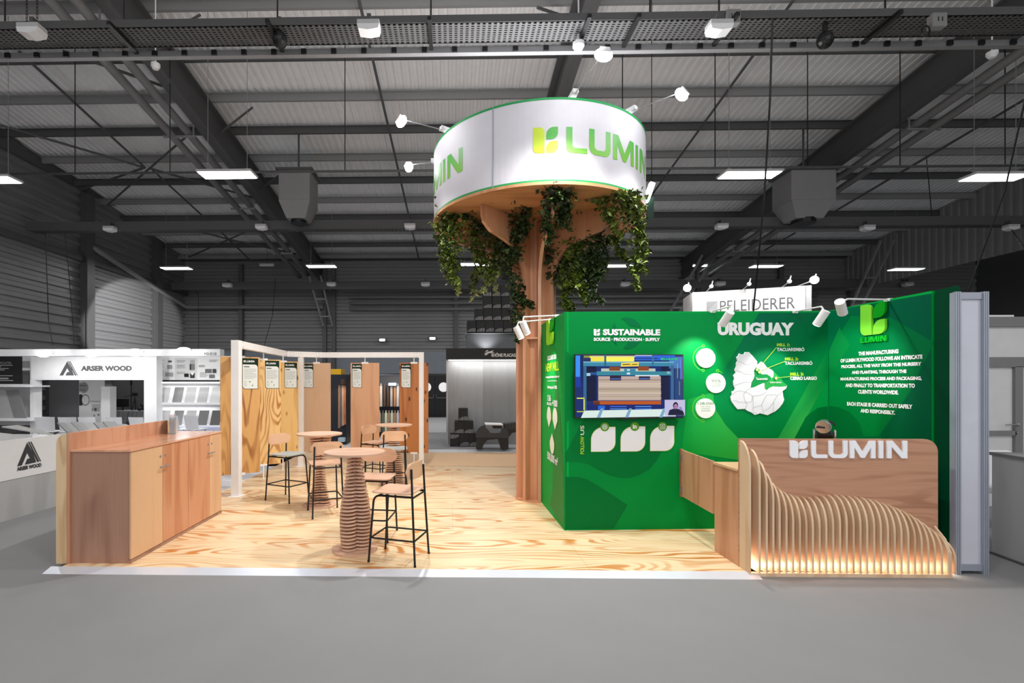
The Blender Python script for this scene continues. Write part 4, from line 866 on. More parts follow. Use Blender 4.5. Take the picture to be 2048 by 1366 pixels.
# return wall prints
g = Print(PR, .0012); WR = (k-cr).length
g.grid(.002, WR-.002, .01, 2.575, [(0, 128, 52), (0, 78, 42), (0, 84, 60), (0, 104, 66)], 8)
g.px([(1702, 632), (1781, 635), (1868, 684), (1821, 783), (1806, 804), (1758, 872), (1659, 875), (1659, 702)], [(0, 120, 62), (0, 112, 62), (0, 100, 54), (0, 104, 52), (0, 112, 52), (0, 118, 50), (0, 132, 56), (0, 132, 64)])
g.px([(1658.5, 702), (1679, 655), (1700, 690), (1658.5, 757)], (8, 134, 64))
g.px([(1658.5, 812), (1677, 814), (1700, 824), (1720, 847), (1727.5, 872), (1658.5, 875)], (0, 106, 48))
g.build('background_print', ret)
s0, z0 = PR.hit(1727, 668); s1 = PR.hit(1776.5, 668)[0]; z1 = PR.hit(1750, 607.5)[1]; z0 = PR.hit(1750, 669.5)[1]
g = Print(PR, .012)
for k_, p in enumerate(lumin_polys(True)[:3]): g.poly([(s0+x/.95*(s1-s0), z0+y*(z1-z0)) for x, y in p], (122, 214, 60) if k_ != 1 else (14, 150, 30), lift=False)
g.build('leaf_logo', ret, depth=.025)
g = Print(PR, .012); sa, sb_ = PR.hit(1726, 679)[0], PR.hit(1777.5, 679)[0]; zt, zb = PR.hit(1752, 672.5)[1], PR.hit(1752, 684)[1]
for p in lumin_polys(False): g.poly([(sa+x/5.1*(sb_-sa), zb+y*(zt-zb)) for x, y in p], (16, 160, 40), lift=False)
g.build('brand_lettering', ret, depth=.02)
g = Print(PR, .006)
for (t_, x0, x1, y) in (('THE MANUFACTURING', 1718, 1798, 705), ('OF LUMIN PLYWOOD FOLLOWS AN INTRICATE', 1682, 1846, 717.5), ('PROCESS, ALL THE WAY FROM THE NURSERY', 1683.5, 1844, 731), ('AND PLANTING, THROUGH THE', 1704.6, 1814, 744.3), ('MANUFACTURING PROCESS AND PACKAGING,', 1682, 1844.7, 757.8), ('AND FINALLY TO TRANSPORTATION TO', 1691.7, 1831, 771), ('CLIENTS WORLDWIDE.', 1717, 1798, 784.2), ('EACH STAGE IS CARRIED OUT SAFELY', 1695, 1826, 810.5), ('AND RESPONSIBLY.', 1722, 1791, 823.3)):
    g.tpx(t_, x0, x1, y-4, y+4, wh, .05)
g.build('lettering', ret)
# alu end post with white infill
q0 = P(1910, 766, 4.6); q1 = P(1976.5, 766, 4.6); x0, x1, y = q0.x, q1.x, q0.y
y = 4.61; x0 = P(1910, 766, y).x; x1 = P(1977, 766, y).x
t = thing('aluminium_wall_end', 'aluminium framed white panel closing the right end of the green wall', 'wall end', ((x0+x1)/2, y, 0))
for a, b in ((x0, x0+.05), (x1-.05, x1)):
    bm = bm_new()
    for k_ in range(3): c = a+(b-a)*(k_+.5)/3; box(bm, c-.006, c+.006, y-.008, y+.02, 0, 2.555)
    box(bm, a, b, y, y+.05, 0, 2.55); mk('profile', bm, mat('alu_profile', (158, 164, 178), .35, .2), t)
bm = bm_new(); box(bm, x0+.05, x1-.05, y+.005, y+.04, 2.49, 2.55); box(bm, x0+.05, x1-.05, y+.005, y+.04, .03, .09); mk('cross_profile', bm, mat('alu_profile', (158, 164, 178), .35, .2), t)
bm = bm_new(); box(bm, x0+.05, x1-.05, y+.02, y+.03, .09, 2.49); mk('infill_panel', bm, mat('infill_white', (200, 202, 214), .5), t)
bm = bm_new(); box(bm, x1-.045, x1, y+.06, 6.4, 0, 2.55); mk('back_panel', bm, white, t)
# arm spots on the walls
def arm_spot(base, elbow, head, aim, lb, power=90, spot=75):
    t = thing('arm_spotlight', lb, 'spotlight', base)
    bm = bm_new(); tube(bm, [base, elbow], .009, 6); tube(bm, [elbow, head], .009, 6); box(bm, base[0]-.03, base[0]+.03, base[1]-.03, base[1]+.03, base[2]-.02, base[2]+.01); mk('arm', bm, plastic_w, t)
    d = (V(aim)-V(head)).normalized(); bm = bm_new(); h0 = V(head); tube(bm, [h0-d*.02, h0+d*.15], .042, 18); mk('lamp_head', bm, plastic_w, t)
    bm = bm_new(); tube(bm, [h0+d*.151, h0+d*.153], .034, 16); mk('lens', bm, glow, t)
    lamp('SPOT', 'spot_lamp', h0+d*.165, aim, power, col=(1, .97, .9), spot=spot, blend=.7, rad=.03)
    return t
zt = 2.57
def aimF(px, py): return PF.w(*PF.hit(px, py), 0)
base = PF.w(PF.hit(1425, 700)[0], zt, -.02)
arm_spot(base, P(1464, 612, 5.42), P(1459, 627, 5.36), aimF(1388, 735), 'white arm spotlight on the green wall above the title Uruguay', 30)
base = PF.w(PF.hit(1590, 700)[0], zt, -.02)
arm_spot(base, P(1643, 613, 5.4), P(1650, 625, 5.38), aimF(1530, 800), 'white arm spotlight leaning left at the inner corner of the green walls', 32)
base = PR.w(PR.hit(1775, 700)[0], zt+.02, -.02)
arm_spot(base, P(1695, 598, 5.0), P(1680, 606, 4.85), PR.w(*PR.hit(1720, 760), 0), 'white arm spotlight reaching out from the green return wall beside the leaf logo', 38)
base = PS.w(PS.hit(1111, 700)[0], zt, -.02)
arm_spot(base, P(1047, 634, 6.2), P(1046, 646, 6.2), PS.w(*PS.hit(1106, 790), 0), 'nearer of two white arm spotlights in front of the wooden trunk', 22)
base = PS.w(PS.hit(1098, 700)[0], zt, -.02)
arm_spot(base, P(1037, 644, 6.5), P(1033, 656, 6.5), PS.w(*PS.hit(1100, 800), 0), 'farther of two white arm spotlights in front of the wooden trunk', 22)
# ================================================================ reception counter
FYc = 4.53; BYc = 4.68; X0 = P(1479, 766, BYc).x; XE = P(1897, 766, FYc+.03).x; XT = P(1876, 766, BYc).x
t = thing('reception_counter', 'wooden reception counter with a wave of upright fins and white brand letters', 'counter', ((X0+XE)/2, BYc, 0))
bm = bm_new(); prism(bm, [(a, BYc, b) for a, b in rrect(X0, .03, XT, 1.215, tr=.12)], (0, .02, 0)); mk('back_board', bm, back_w, t)
bm = bm_new(); box(bm, X0-.0, XE, FYc-.01, BYc-.001, .0, .03); mk('base_board', bm, birch, t)
PC = Plane((X0, BYc, 0), (1, 0, 0))
prof = [(400, 112), (440, 168), (480, 233), (517, 298), (553, 357), (592, 392), (630, 418), (668, 433), (705, 446), (742, 449), (780, 451), (818, 446), (857, 442), (896, 438), (934, 437), (973, 441), (1012, 444), (1050, 449), (1090, 452), (1128, 461), (1168, 470), (1206, 483), (1245, 494), (1284, 511), (1322, 528), (1360, 547), (1398, 570), (1435, 596), (1475, 626), (1512, 652), (1550, 688)]
def zof(x, y): return 1350+x*.3408, 840+y*.3408
n = len(prof)
for i, (zx, zy) in enumerate(prof):
    px, py = zof(zx, zy); a, zt_ = PC.hit(px, py); a += X0; zt_ = max(zt_, .3)
    if i == 0: a = X0+.009; zt_ = 1.2
    r = .14; h = min(.24, zt_*.5); dp = BYc-FYc-.002
    pts = [(0, .03), (-dp, .03), (-dp, zt_-h)]+[(-dp*(cos(t_)), zt_-h+h*sin(t_)) for t_ in [pi/2*k_/8 for k_ in range(1, 9)]]
    bm = bm_new(); prism(bm, [(a-.009, BYc-.001+p[0], p[1]) for p in pts], (.018, 0, 0)); mk('fin', bm, birch, t)
bm = bm_new(); a = XE-.018; prism(bm, [(a, BYc-.001, .03), (a, FYc, .03), (a, FYc, .22), (a, FYc+.05, .33), (a, BYc-.001, .42)], (.018, 0, 0)); mk('fin', bm, birch, t)
bm = bm_new(); box(bm, X0+.03, XE-.03, BYc-.02, BYc-.003, .031, .045); mk('led_strip', bm, mat('led_warm', (255, 225, 190), emit=6), t)
for i in range(n):
    a = X0+PC.hit(*zof(prof[i][0], 500))[0] if i else X0+.009
    lamp('POINT', 'fin_led', (a+.031, BYc-.05, .07), (0, 0, 0), .62, col=(1, .86, .74), rad=.02)
g = Print(PC, .001); px0 = zof(668, 225); s0, z0 = PC.hit(*px0); z1 = PC.hit(*zof(668, 123))[1]; s1 = PC.hit(*zof(1355, 225))[0]; s0 -= .0
for p in lumin_polys(True): g.poly([(s0+x/6.25*(s1-s0), z0+.005+y*(z1-z0)) for x, y in p], (250, 250, 254), lift=False)
g.build('brand_lettering', t, depth=.016)
# counter body behind
bm = bm_new(); y1 = 5.12; box(bm, X0+.0, XT-.04, BYc+.021, y1, .03, .90); mk('body', bm, okoume, t)
bm = bm_new(); box(bm, X0-.01, XT-.04, BYc+.021, y1+.01, .905, .93, bev=.002); mk('worktop', bm, door_l, t)
# flap gate
t = thing('flap_gate', 'hinged plywood flap panel closing the gap between green wall and counter', 'gate', (X0-.01, y1+.02, .42))
ya = y1+.02; yb = PF.w(PF.hit(1363, 900)[0], 0).y-.03; xa = X0-.01; xb = P(1363, 766, yb).x
bm = bm_new(); prism(bm, [(xa, ya, .40), (xb, yb, .42), (xb, yb, .955), (xa, ya, .935)], (.02, 0, 0)); mk('panel', bm, okoume, t)
bm = bm_new(); 
for z in (.5, .87): box(bm, xb-.008, xb+.03, yb-.03, yb+.02, z-.04, z+.04)
mk('hinge', bm, galv, t); bm = bm_new(); box(bm, xb-.012, xb+.022, yb+.0, yb+.028, .41, .965); mk('hinge_post', bm, edge_w, t)
# coffee machine
q = V((P(1649, 766, 4.95).x, 4.95, .97)); t = thing('coffee_machine', 'small chrome and black capsule coffee machine peeking over the counter', 'coffee machine', q)
TM = Matrix.Translation(q) @ Matrix.Rotation(-atan2(q.x, q.y), 4, 'Z') @ Matrix.Translation(-q); _mk = mk
def mk(name, bm, *a_, **k_):
    bmesh.ops.transform(bm, matrix=TM, verts=bm.verts); return _mk(name, bm, *a_, **k_)
chrome = mat('chrome', (210, 212, 216), .15, .9)
bm = bm_new(); box(bm, q.x-.065, q.x+.065, q.y-.08, q.y+.12, q.z-.038, q.z+.3, bev=.02); mk('body', bm, mat('gloss_black', (14, 14, 15), .12), t)
bm = bm_new(); tube(bm, [(q.x-.015, q.y-.1, q.z+.335), (q.x-.01, q.y-.085, q.z+.338)], .06, 24); tube(bm, [(q.x-.01, q.y-.085, q.z+.338), (q.x+.0, q.y+.06, q.z+.345)], [.064, .06], 24); mk('head', bm, chrome, t, smooth=False)
bm = bm_new(); box(bm, q.x-.065, q.x+.035, q.y-.106, q.y-.1, q.z+.325, q.z+.34); mk('slot', bm, black, t)
for s in (-1, 1):
    bm = bm_new(); box(bm, q.x+s*.08-.012, q.x+s*.08+.012, q.y-.06, q.y+.1, q.z-.038, q.z+.31, bev=.012); mk('side_tank', bm, chrome, t)
bm = bm_new(); tube(bm, [(q.x+.03, q.y, q.z+.39), (q.x+.07, q.y-.02, q.z+.375), (q.x+.085, q.y-.02, q.z+.35)], .01, 8); mk('lever', bm, black, t); mk = _mk
# ================================================================ the tree
TC = V((7.5*sin(radians(10.58)-YAW), 7.5*cos(radians(10.58)-YAW), 0)); TR = 1.503; ZB = 4.06; ZT = 5.08
t = thing('tree_column', 'tall plywood tree column whose curved ribs spread under a round canopy', 'column', (TC.x, TC.y, .03))
bm = bm_new(); cyl(bm, (TC.x, TC.y), .3, .03, .05, 40); mk('base_disc', bm, trunk_w, t)
bm = bm_new(); seg = 8; cyl(bm, (TC.x, TC.y), .17, .05, ZB, 8); mk('core', bm, trunk_w, t)
front = atan2(-TC.y, -TC.x)
for i in range(8):
    a = front+radians(10+45*i); d = V((cos(a), sin(a), 0)); s = V((-sin(a), cos(a), 0))
    pts = [(.1, .05), (.285, .05), (.285, 3.1)]
    for k_ in range(1, 13): th = radians(74)*k_/12; pts.append((.285+.42*(1-cos(th)), 3.1+.56*sin(th)))
    x_, z_ = pts[-1]
    pts += [(x_+.15, z_+.05), (x_+.3, z_+.085), (x_+.45, z_+.11), (1.12, 3.80), (1.19, 3.85), (1.22, 3.92), (1.225, ZB-.001), (.1, ZB-.001)]
    w_ = .034
    bm = bm_new(); prism(bm, [TC+d*r_+V((0, 0, z_))-s*w_/2 for r_, z_ in pts], s*w_); mk('rib', bm, trunk_w, t)
    bm = bm_new(); e = [TC+d*(r_+.001)+V((0, 0, z_-.001)) for r_, z_ in pts[1:-3]]
    for p0_, p1_ in zip(e, e[1:]): bar(bm, p0_, p1_, w_+.012, .008, up=(s.cross(p1_-p0_)).normalized())
    mk('rib_edging', bm, okoume, t)
    a2 = a+radians(22.5); d2 = V((cos(a2), sin(a2), 0)); s2 = V((-sin(a2), cos(a2), 0))
bm = bm_new(); cyl(bm, (TC.x, TC.y), .262, 2.36, 2.385, 8); mk('collar', bm, okoume, t)
t = thing('round_canopy', 'big round white fabric drum with green edges on top of the tree column', 'canopy sign', (TC.x, TC.y, ZB))
bm = bm_new(); cyl(bm, (TC.x, TC.y), TR+.012, ZB, ZB+.035, 96); mk('base_board', bm, disc_w, t)
def ring(z0, z1, r, m, name, th=.01, seg=128):
    bm = bm_new(); v = [[bm.verts.new((TC.x+rr*cos(2*pi*k/seg), TC.y+rr*sin(2*pi*k/seg), z)) for k in range(seg)] for rr, z in ((r, z0), (r, z1), (r-th, z1), (r-th, z0))]
    for i in range(4):
        for k in range(seg): bm.faces.new((v[i][k], v[i][(k+1) % seg], v[(i+1) % 4][(k+1) % seg], v[(i+1) % 4][k]))
    return mk(name, bm, m, t, smooth=False)
ring(ZB+.035, ZT, TR, mat('canopy_fabric', (208, 206, 214), .6), 'fabric')
gr = mat('canopy_edge', (30, 150, 80), .45); ring(ZB+.036, ZB+.062, TR+.004, gr, 'green_edge', .006); ring(ZT-.022, ZT+.004, TR+.004, gr, 'green_edge', .006)
def cyl_ang(px, py=300):     # angle on the near side of the drum under a pixel
    d = ray(px, py); d = V((d.x, d.y)); o = V((0, 0)) - V((TC.x, TC.y)); A = d.dot(d); B = 2*o.dot(d); CC = o.dot(o)-(TR+.002)**2; D = B*B-4*A*CC
    tt = (-B-sqrt(max(D, 0)))/(2*A); p = V((0, 0))+d*tt; return atan2(p.y-TC.y, p.x-TC.x), tt
def cyl_z(px, py): a, tt = cyl_ang(px, py); return CAMZ+(PY-py)/F*tt
a = cyl_ang(986)[0]; bm = bm_new(); box(bm, -.003, .004, -.006, .006, ZB+.036, ZT); bmesh.ops.transform(bm, matrix=Matrix.Translation((TC.x+(TR+.001)*cos(a), TC.y+(TR+.001)*sin(a), 0)) @ Matrix.Rotation(a, 4, 'Z'), verts=bm.verts); mk('seam', bm, mat('seam_grey', (150, 152, 165)), t)
def grad(name, c0, c1, z0, z1):
    m = bpy.data.materials.new(name); m.use_nodes = True; n = m.node_tree.nodes; L = m.node_tree.links
    tc = n.new('ShaderNodeTexCoord'); sp = n.new('ShaderNodeSeparateXYZ'); mr = n.new('ShaderNodeMapRange'); mr.inputs[1].default_value = z0; mr.inputs[2].default_value = z1
    cr = n.new('ShaderNodeValToRGB'); cr.color_ramp.elements[0].color = (*lin(c0), 1); cr.color_ramp.elements[1].color = (*lin(c1), 1)
    L.new(tc.outputs['Object'], sp.inputs[0]); L.new(sp.outputs[2], mr.inputs[0]); L.new(mr.outputs[0], cr.inputs[0]); L.new(cr.outputs[0], n['Principled BSDF'].inputs[0]); return m
# letter print: two-tone as printed on the fabric
m_ltr = grad('drum_letter_print', (132, 196, 64), (52, 158, 84), .3, .8); m_lf = mat('drum_leaf_lime', (190, 214, 40)); m_lg = mat('drum_leaf_green', (70, 168, 60))
def wrap(polys, a0, h, z0, m, name):
    bm = bm_new()
    for p in polys:
        vs = [bm.verts.new((x*h, 0, y*h)) for x, y in p]; bm.faces.new(vs)
    bm.normal_update(); bmesh.ops.triangulate(bm, faces=bm.faces[:], ngon_method='EAR_CLIP')
    x = min(v.co.x for v in bm.verts)+.0041; x1 = max(v.co.x for v in bm.verts)
    while x < x1:
        x += .0293; bmesh.ops.bisect_plane(bm, dist=1e-6, geom=bm.verts[:]+bm.edges[:]+bm.faces[:], plane_co=(x, 0, 0), plane_no=(1, 0, 0))
    for v in bm.verts:
        a = a0+v.co.x/TR; v.co = V((TC.x+(TR+.0035)*cos(a), TC.y+(TR+.0035)*sin(a), z0+v.co.z))
    return mk(name, bm, m, t)
h = .305; z0 = cyl_z(1092, 306)
aL = cyl_ang(1066)[0]; lp = lumin_polys(True)
lp = lp[:3]+[[(x+.12, y) for x, y in p] for p in lp[3:]]
for off in (0, None):
    if off == 0: st = aL
    else: st = cyl_ang(925)[0]-6.37*h/TR
    wrap([lp[0], lp[2]], st, h, z0, m_lf, 'leaf_print'); wrap([lp[1]], st, h, z0, m_lg, 'leaf_print'); wrap(lp[3:], st, h, z0, m_ltr, 'letter_print')
lamp('AREA', 'roof_fill', (TC.x, TC.y, 4.6), (TC.x, TC.y, 9), 180, (2, 2))  # added fill lamp, unseen inside the drum, brightens the roof above
# flood arms
def flood(px, py, Y, down, lb, power):
    h0 = P(px, py, Y); d = (V((TC.x, TC.y, 0))-V((h0.x, h0.y, 0))).normalized(); b = V((TC.x, TC.y, 0))-d*(TR-.05); b.z = ZT+.03
    t = thing('floodlight', lb, 'spotlight', b)
    bm = bm_new(); tube(bm, [b, h0+V((0, 0, .03))], .006, 6); mk('arm', bm, galv, t)
    bm = bm_new(); bar(bm, b-d*.12+V((0, 0, .02)), b-d*-.08+V((0, 0, .0)), .07, .05); mk('driver_box', bm, lgrey, t)
    bm = bm_new(); aim = V((TC.x, TC.y, 3.9)); dd = (aim-h0).normalized(); q = dd.to_track_quat('-Z', 'Y').to_matrix().to_4x4(); M_ = Matrix.Translation(h0) @ q
    box(bm, -.05, .05, -.04, .04, .04, .06, M=M_); mk('lamp_head', bm, lgrey, t)
    bm = bm_new(); bmesh.ops.create_uvsphere(bm, u_segments=16, v_segments=8, radius=.082); bmesh.ops.transform(bm, matrix=M_ @ Matrix.Diagonal((1.15, .9, .7, 1)), verts=bm.verts); mk('lens', bm, mat('flood_glow', (255, 255, 255), emit=40), t)
    lamp('SPOT', 'flood_lamp', h0+dd*.1, aim, power*.08, col=(1, .98, .96), spot=150, blend=.6, rad=.05)
    lamp('POINT', 'flood_glow', h0+dd*.02+V((0, 0, .12)), aim, 8, rad=.06)
    lamp('SPOT', 'flood_lamp_down', h0+V((0, 0, -.12)), (*down, 0), FLOOD_DOWN, col=(1, .975, .93), spot=115, blend=1, rad=.08)
FLOOD_DOWN = 370
flood(803, 243, 6.4, (-1.9, 6.0), 'upper left flood lamp on a thin arm beside the round canopy', 40)
flood(818, 334, 7.7, (-2.2, 8.6), 'lower left flood lamp on a thin arm beside the round canopy', 25)
flood(1207, 110, 5.1, (.2, 5.9), 'flood lamp shining above the front rim of the round canopy', 40)
flood(1363, 189, 5.8, (3.0, 5.3), 'flood lamp on a thin arm right of the round canopy', 40)
# ================================================================ ivy
def leafmat(name, c0, c1):
    m = bpy.data.materials.new(name); m.use_nodes = True; n = m.node_tree.nodes; L = m.node_tree.links
    a = n.new('ShaderNodeAttribute'); a.attribute_name = 'Col'
    cr = n.new('ShaderNodeValToRGB'); e = cr.color_ramp.elements; e[0].color = (*lin(c0), 1); e[1].color = (*lin(c1), 1)
    L.new(a.outputs['Fac'], cr.inputs[0]); L.new(cr.outputs[0], n['Principled BSDF'].inputs[0]); n['Principled BSDF'].inputs['Roughness'].default_value = .42
    return m
ivym = [leafmat('ivy_leaf_dark', (14, 26, 12), (66, 92, 38)), leafmat('ivy_leaf_green', (26, 44, 14), (118, 138, 42)), leafmat('ivy_leaf_pale', (120, 136, 84), (190, 192, 120))]
stem_m = mat('ivy_stem', (70, 62, 36), .7)
LEAF = [(0, 0), (.35, -.1), (.5, .22), (.3, .38), (.22, .75), (0, 1), (-.22, .75), (-.3, .38), (-.5, .22), (-.35, -.1)]
def leaf(bm, cl, p, size, rnd):
    th = rnd.uniform(0, 2*pi); tilt = rnd.uniform(.3, 1.3); R_ = Matrix.Rotation(th, 3, 'Z') @ Matrix.Rotation(pi+tilt, 3, 'X') @ Matrix.Rotation(rnd.uniform(-.6, .6), 3, 'Y')
    c = bm.verts.new(p+R_ @ V((0, .35*size, -.08*size))); vs = [bm.verts.new(p+R_ @ V((x*size, y*size, .12*size*abs(x)*2))) for x, y in LEAF]
    t_ = min(1, max(0, rnd.gauss(.4, .25)))
    for i in range(len(vs)):
        f = bm.faces.new((vs[i], vs[(i+1) % len(vs)], c))
        for l in f.loops: l[cl] = (t_, t_, t_, 1)
def garland(name_lb, strands, kind=0, dens=115, size=.055, seed=1):
    rnd = random.Random(seed); pts = [P(*strands[0][0])]
    t = thing('ivy_garland', name_lb, 'hanging plant', pts[0], 0, 'ivy hanging from the tree column')
    bs = bm_new(); bl = bm_new(); cl = bl.loops.layers.float_color.new('Col')
    for st in strands:
        wd = st[-1] if isinstance(st[-1], (int, float)) else .07
        q = [P(*p) for p in st if not isinstance(p, (int, float))]
        fine = []
        for i in range(len(q)-1):
            m_ = max(2, int((q[i+1]-q[i]).length/.06))
            for k in range(m_): fine.append(q[i].lerp(q[i+1], k/m_)+V((rnd.gauss(0, .012), rnd.gauss(0, .02), 0)))
        fine.append(q[-1]); tube(bs, fine, .003, 4)
        L_ = sum((b-a).length for a, b in zip(fine, fine[1:]))
        for k in range(int(L_*dens*2.2)):
            u = rnd.random(); x = u*(len(fine)-1); i = min(int(x), len(fine)-2); p = fine[i].lerp(fine[i+1], x-i)
            ww = wd*(1.15-.6*u); p = p+V((rnd.gauss(0, ww), rnd.gauss(0, ww), rnd.gauss(0, .03)))
            leaf(bl, cl, p, size*rnd.uniform(.65, 1.35), rnd)
    mk('stems', bs, stem_m, t); mk('foliage', bl, ivym[kind], t)
    return t
garland('ivy tuft spilling over the far left rim of the round canopy', [[(885, 402, 7.0), (900, 440, 7.0), (895, 500, 7.0), (905, 560, 7.0), .06], [(905, 415, 6.9), (912, 470, 6.9), (900, 540, 6.9), (915, 575, 6.9), .07], [(880, 440, 7.1), (885, 480, 7.1), (890, 530, 7.1), .05]], 1, 120, seed=2)
garland('thin ivy runner trailing along the canopy underside at left', [[(960, 395, 6.7), (1000, 392, 6.6), (1040, 395, 6.4), .03], [(880, 425, 7), (930, 430, 6.9), (965, 405, 6.7), .035], [(925, 405, 6.8), (950, 400, 6.7), (985, 395, 6.5), .02], [(935, 430, 6.9), (960, 455, 6.9), (975, 470, 6.9), .04]], 0, 60, seed=3)
garland('ivy clump hanging between left rim and trunk', [[(955, 430, 7.2), (950, 490, 7.2), (975, 540, 7.2), (980, 560, 7.2), .08], [(980, 440, 7.3), (990, 500, 7.3), (985, 550, 7.3), .09], [(965, 470, 7.6), (960, 520, 7.6), (945, 575, 7.6), .06]], 1, 130, seed=4)
garland('pale ivy sprigs dangling low left of the trunk', [[(985, 545, 7.3), (965, 575, 7.3), (942, 596, 7.3), .02], [(915, 560, 7), (918, 585, 7), .02], [(985, 540, 7.3), (995, 585, 7.3), .02]], 2, 70, .045, seed=5)
garland('ivy hanging close against the left side of the trunk', [[(1045, 395, 6.6), (1055, 430, 6.7), (1030, 480, 6.9), .06], [(1020, 420, 7.0), (1010, 480, 7.0), (1022, 540, 7.1), (1035, 590, 7.1), (1030, 640, 7.1), .075], [(1000, 410, 6.9), (1015, 450, 7.0), (1035, 520, 7.0), .08], [(1035, 590, 7.05), (1050, 600, 7.05), (1066, 612, 7.05), .015], [(1045, 440, 6.8), (1050, 470, 6.8), .05], [(1034, 640, 7.1), (1036, 682, 7.1), .015]], 0, 135, seed=6)
garland('ivy tumbling from the front rim of the canopy', [[(1085, 378, 6.05), (1110, 372, 6.0), (1135, 395, 6.1), (1130, 430, 6.3), .05], [(1110, 372, 6.0), (1100, 410, 6.2), (1095, 450, 6.3), (1098, 480, 6.4), .05], [(1125, 385, 6.1), (1122, 430, 6.3), (1135, 455, 6.4), .06]], 0, 150, seed=7)
garland('shaded ivy mass behind the front rib right of the trunk', [[(1120, 430, 7.2), (1150, 450, 7.1), (1180, 420, 6.9), .06], [(1105, 460, 7.2), (1100, 520, 7.2), (1110, 560, 7.2), .07], [(1140, 430, 7.0), (1180, 440, 7.0), (1200, 470, 7.0), .06], [(1130, 470, 7.2), (1125, 540, 7.2), .06]], 0, 140, seed=8)
garland('long ivy curtain hanging down to the green wall', [[(1130, 500, 7.1), (1128, 560, 7.1), (1135, 618, 7.1), .055], [(1145, 480, 7.0), (1150, 540, 7.0), (1130, 590, 7.0), .06], [(1150, 480, 7.0), (1185, 560, 7.0), (1175, 600, 7.0), .06], [(1135, 600, 7.1), (1150, 622, 7.1), .02]], 1, 135, seed=9)
garland('ivy clump hanging at mid right under the canopy', [[(1180, 470, 6.9), (1190, 520, 6.9), (1180, 580, 6.9), .08], [(1205, 470, 6.9), (1205, 530, 6.9), (1195, 560, 6.9), .07], [(1165, 520, 6.9), (1168, 580, 6.9), .04], [(1175, 590, 6.9), (1205, 602, 6.9), .015]], 0, 150, seed=10)
garland('bright yellow green ivy tip at the middle right', [[(1150, 530, 6.85), (1158, 560, 6.85), (1170, 600, 6.85), .035]], 1, 170, seed=11)
garland('loop of ivy over the right edge of the canopy', [[(1205, 395, 6.3), (1225, 440, 6.4), (1240, 470, 6.5), .06], [(1225, 390, 6.2), (1255, 385, 6.2), (1275, 420, 6.4), (1280, 470, 6.5), (1272, 530, 6.5), .065], [(1250, 395, 6.2), (1262, 430, 6.4), (1285, 490, 6.5), (1282, 545, 6.5), .06], [(1240, 390, 6.2), (1258, 400, 6.3), .05], [(1230, 470, 6.6), (1240, 500, 6.7), (1260, 520, 6.7), .03], [(1265, 530, 6.5), (1275, 575, 6.5), .02]], 1, 125, seed=12)
# ================================================================ neighbouring stand on the left
LW = mat('booth_white', (236, 236, 237), .5); gw = wood('grey_laminate', (178, 178, 178), (146, 146, 146), 'Z', bands=1.5, strength=.4, freq=1, stretch=6, rough=.5)
def card(name, px0, py0, px1, py1, Y, th, m, par=None, label=None, cat=None, group=None):
    """upright board facing the camera between pixel corners at distance Y, th thick"""
    a = P(px0, py1, Y); b = P(px1, py0, Y); bm = bm_new(); box(bm, a.x, b.x, Y, Y+th, max(a.z, .012), b.z); o = mk(name, bm, m, par)
    return tag(o, label, cat, group)
def PY_(Y): return Plane((0, Y, 0), (1, 0, 0))
t = thing('overhead_beam', 'white overhead beam of the left stand marked H2-D15 with bright spotlights', 'beam', P(200, 710, 13.4))
card('beam', -70, 698, 440, 712, 13.4, .25, LW, t)
g = Print(PY_(13.4)); g.tpx('H2-D15', 409, 433, 705, 710, (50, 50, 50), .02); g.build('stand_number', t)
for px, py, w_ in ((87, 707, 45), (183, 707, 45), (270, 705, 36), (367, 702, 34)):
    q = P(px, py, 13.15); s = thing('stand_spotlight', {87: 'leftmost', 183: 'second from left', 270: 'third from left', 367: 'rightmost and brightest'}[px]+' bright spotlight on the white beam of the left stand', 'spotlight', q, 0, 'spotlights on the left stand beam')
    bm = bm_new(); box(bm, q.x-.1, q.x+.1, q.y+.05, q.y+.26, q.z-.02, q.z+.07); mk('housing', bm, lgrey, s)
    bm = bm_new(); bmesh.ops.create_uvsphere(bm, u_segments=14, v_segments=8, radius=.2); bmesh.ops.transform(bm, matrix=Matrix.Translation(q) @ Matrix.Diagonal((1.0, .4, .5, 1)), verts=bm.verts); mk('lens', bm, mat('booth_spot_glow', (255, 255, 255), emit=25), s)
    lamp('SPOT', 'stand_lamp', q+V((0, -.12, -.12)), (q.x+.1, 15, .9), w_, spot=130, blend=.7, rad=.08)
lamp('SPOT', 'stand_uplight', P(372, 684, 13.2), (XL, 20.9, 3.9), 5200, spot=25, blend=.2, rad=.05)
t = thing('stand_fascia', 'white fascia panel lettered ARSER WOOD above an opening', 'sign', P(175, 760, 14.3))
card('board', 62, 713, 288, 760, 14.3, .1, LW, t); bm = bm_new(); a = P(62, 711, 14.3); b = P(288, 713, 14.3)
g = Print(PY_(14.3), .003); dg_ = (92, 92, 94)
def alogo(g, m_, x0, y0, sx, sy, cl):
    f = lambda pts: [(x0+x*sx, y0+y*sy) for x, y in pts]
    m_(f([(0, 1), (.42, .02), (.66, .55), (.8, 1), (.32, 1), (.42, .76), (.53, .76), (.42, .50), (.2, 1)]), cl); m_(f([(.46, .02), (.5, .0), (.93, 1), (.84, 1), (.64, .5)]), cl); m_(f([(.55, .04), (.59, .02), (1, 1), (.955, 1)]), cl)
alogo(g, lambda p, c: g.px(p, c), 119, 722, 37, 29, dg_)
g.tpx('ARSER WOOD', 162, 264, 731.5, 742, dg_, .06); g.build('lettering', t)
card('stand_post', 288, 712, 313, 888, 14.25, .3, LW, None, 'broad white post right of the ARSER WOOD opening', 'post')
card('stand_post', 60, 760, 67, 888, 14.25, .3, LW, None, 'narrow white post at the left edge of the ARSER WOOD opening', 'post')
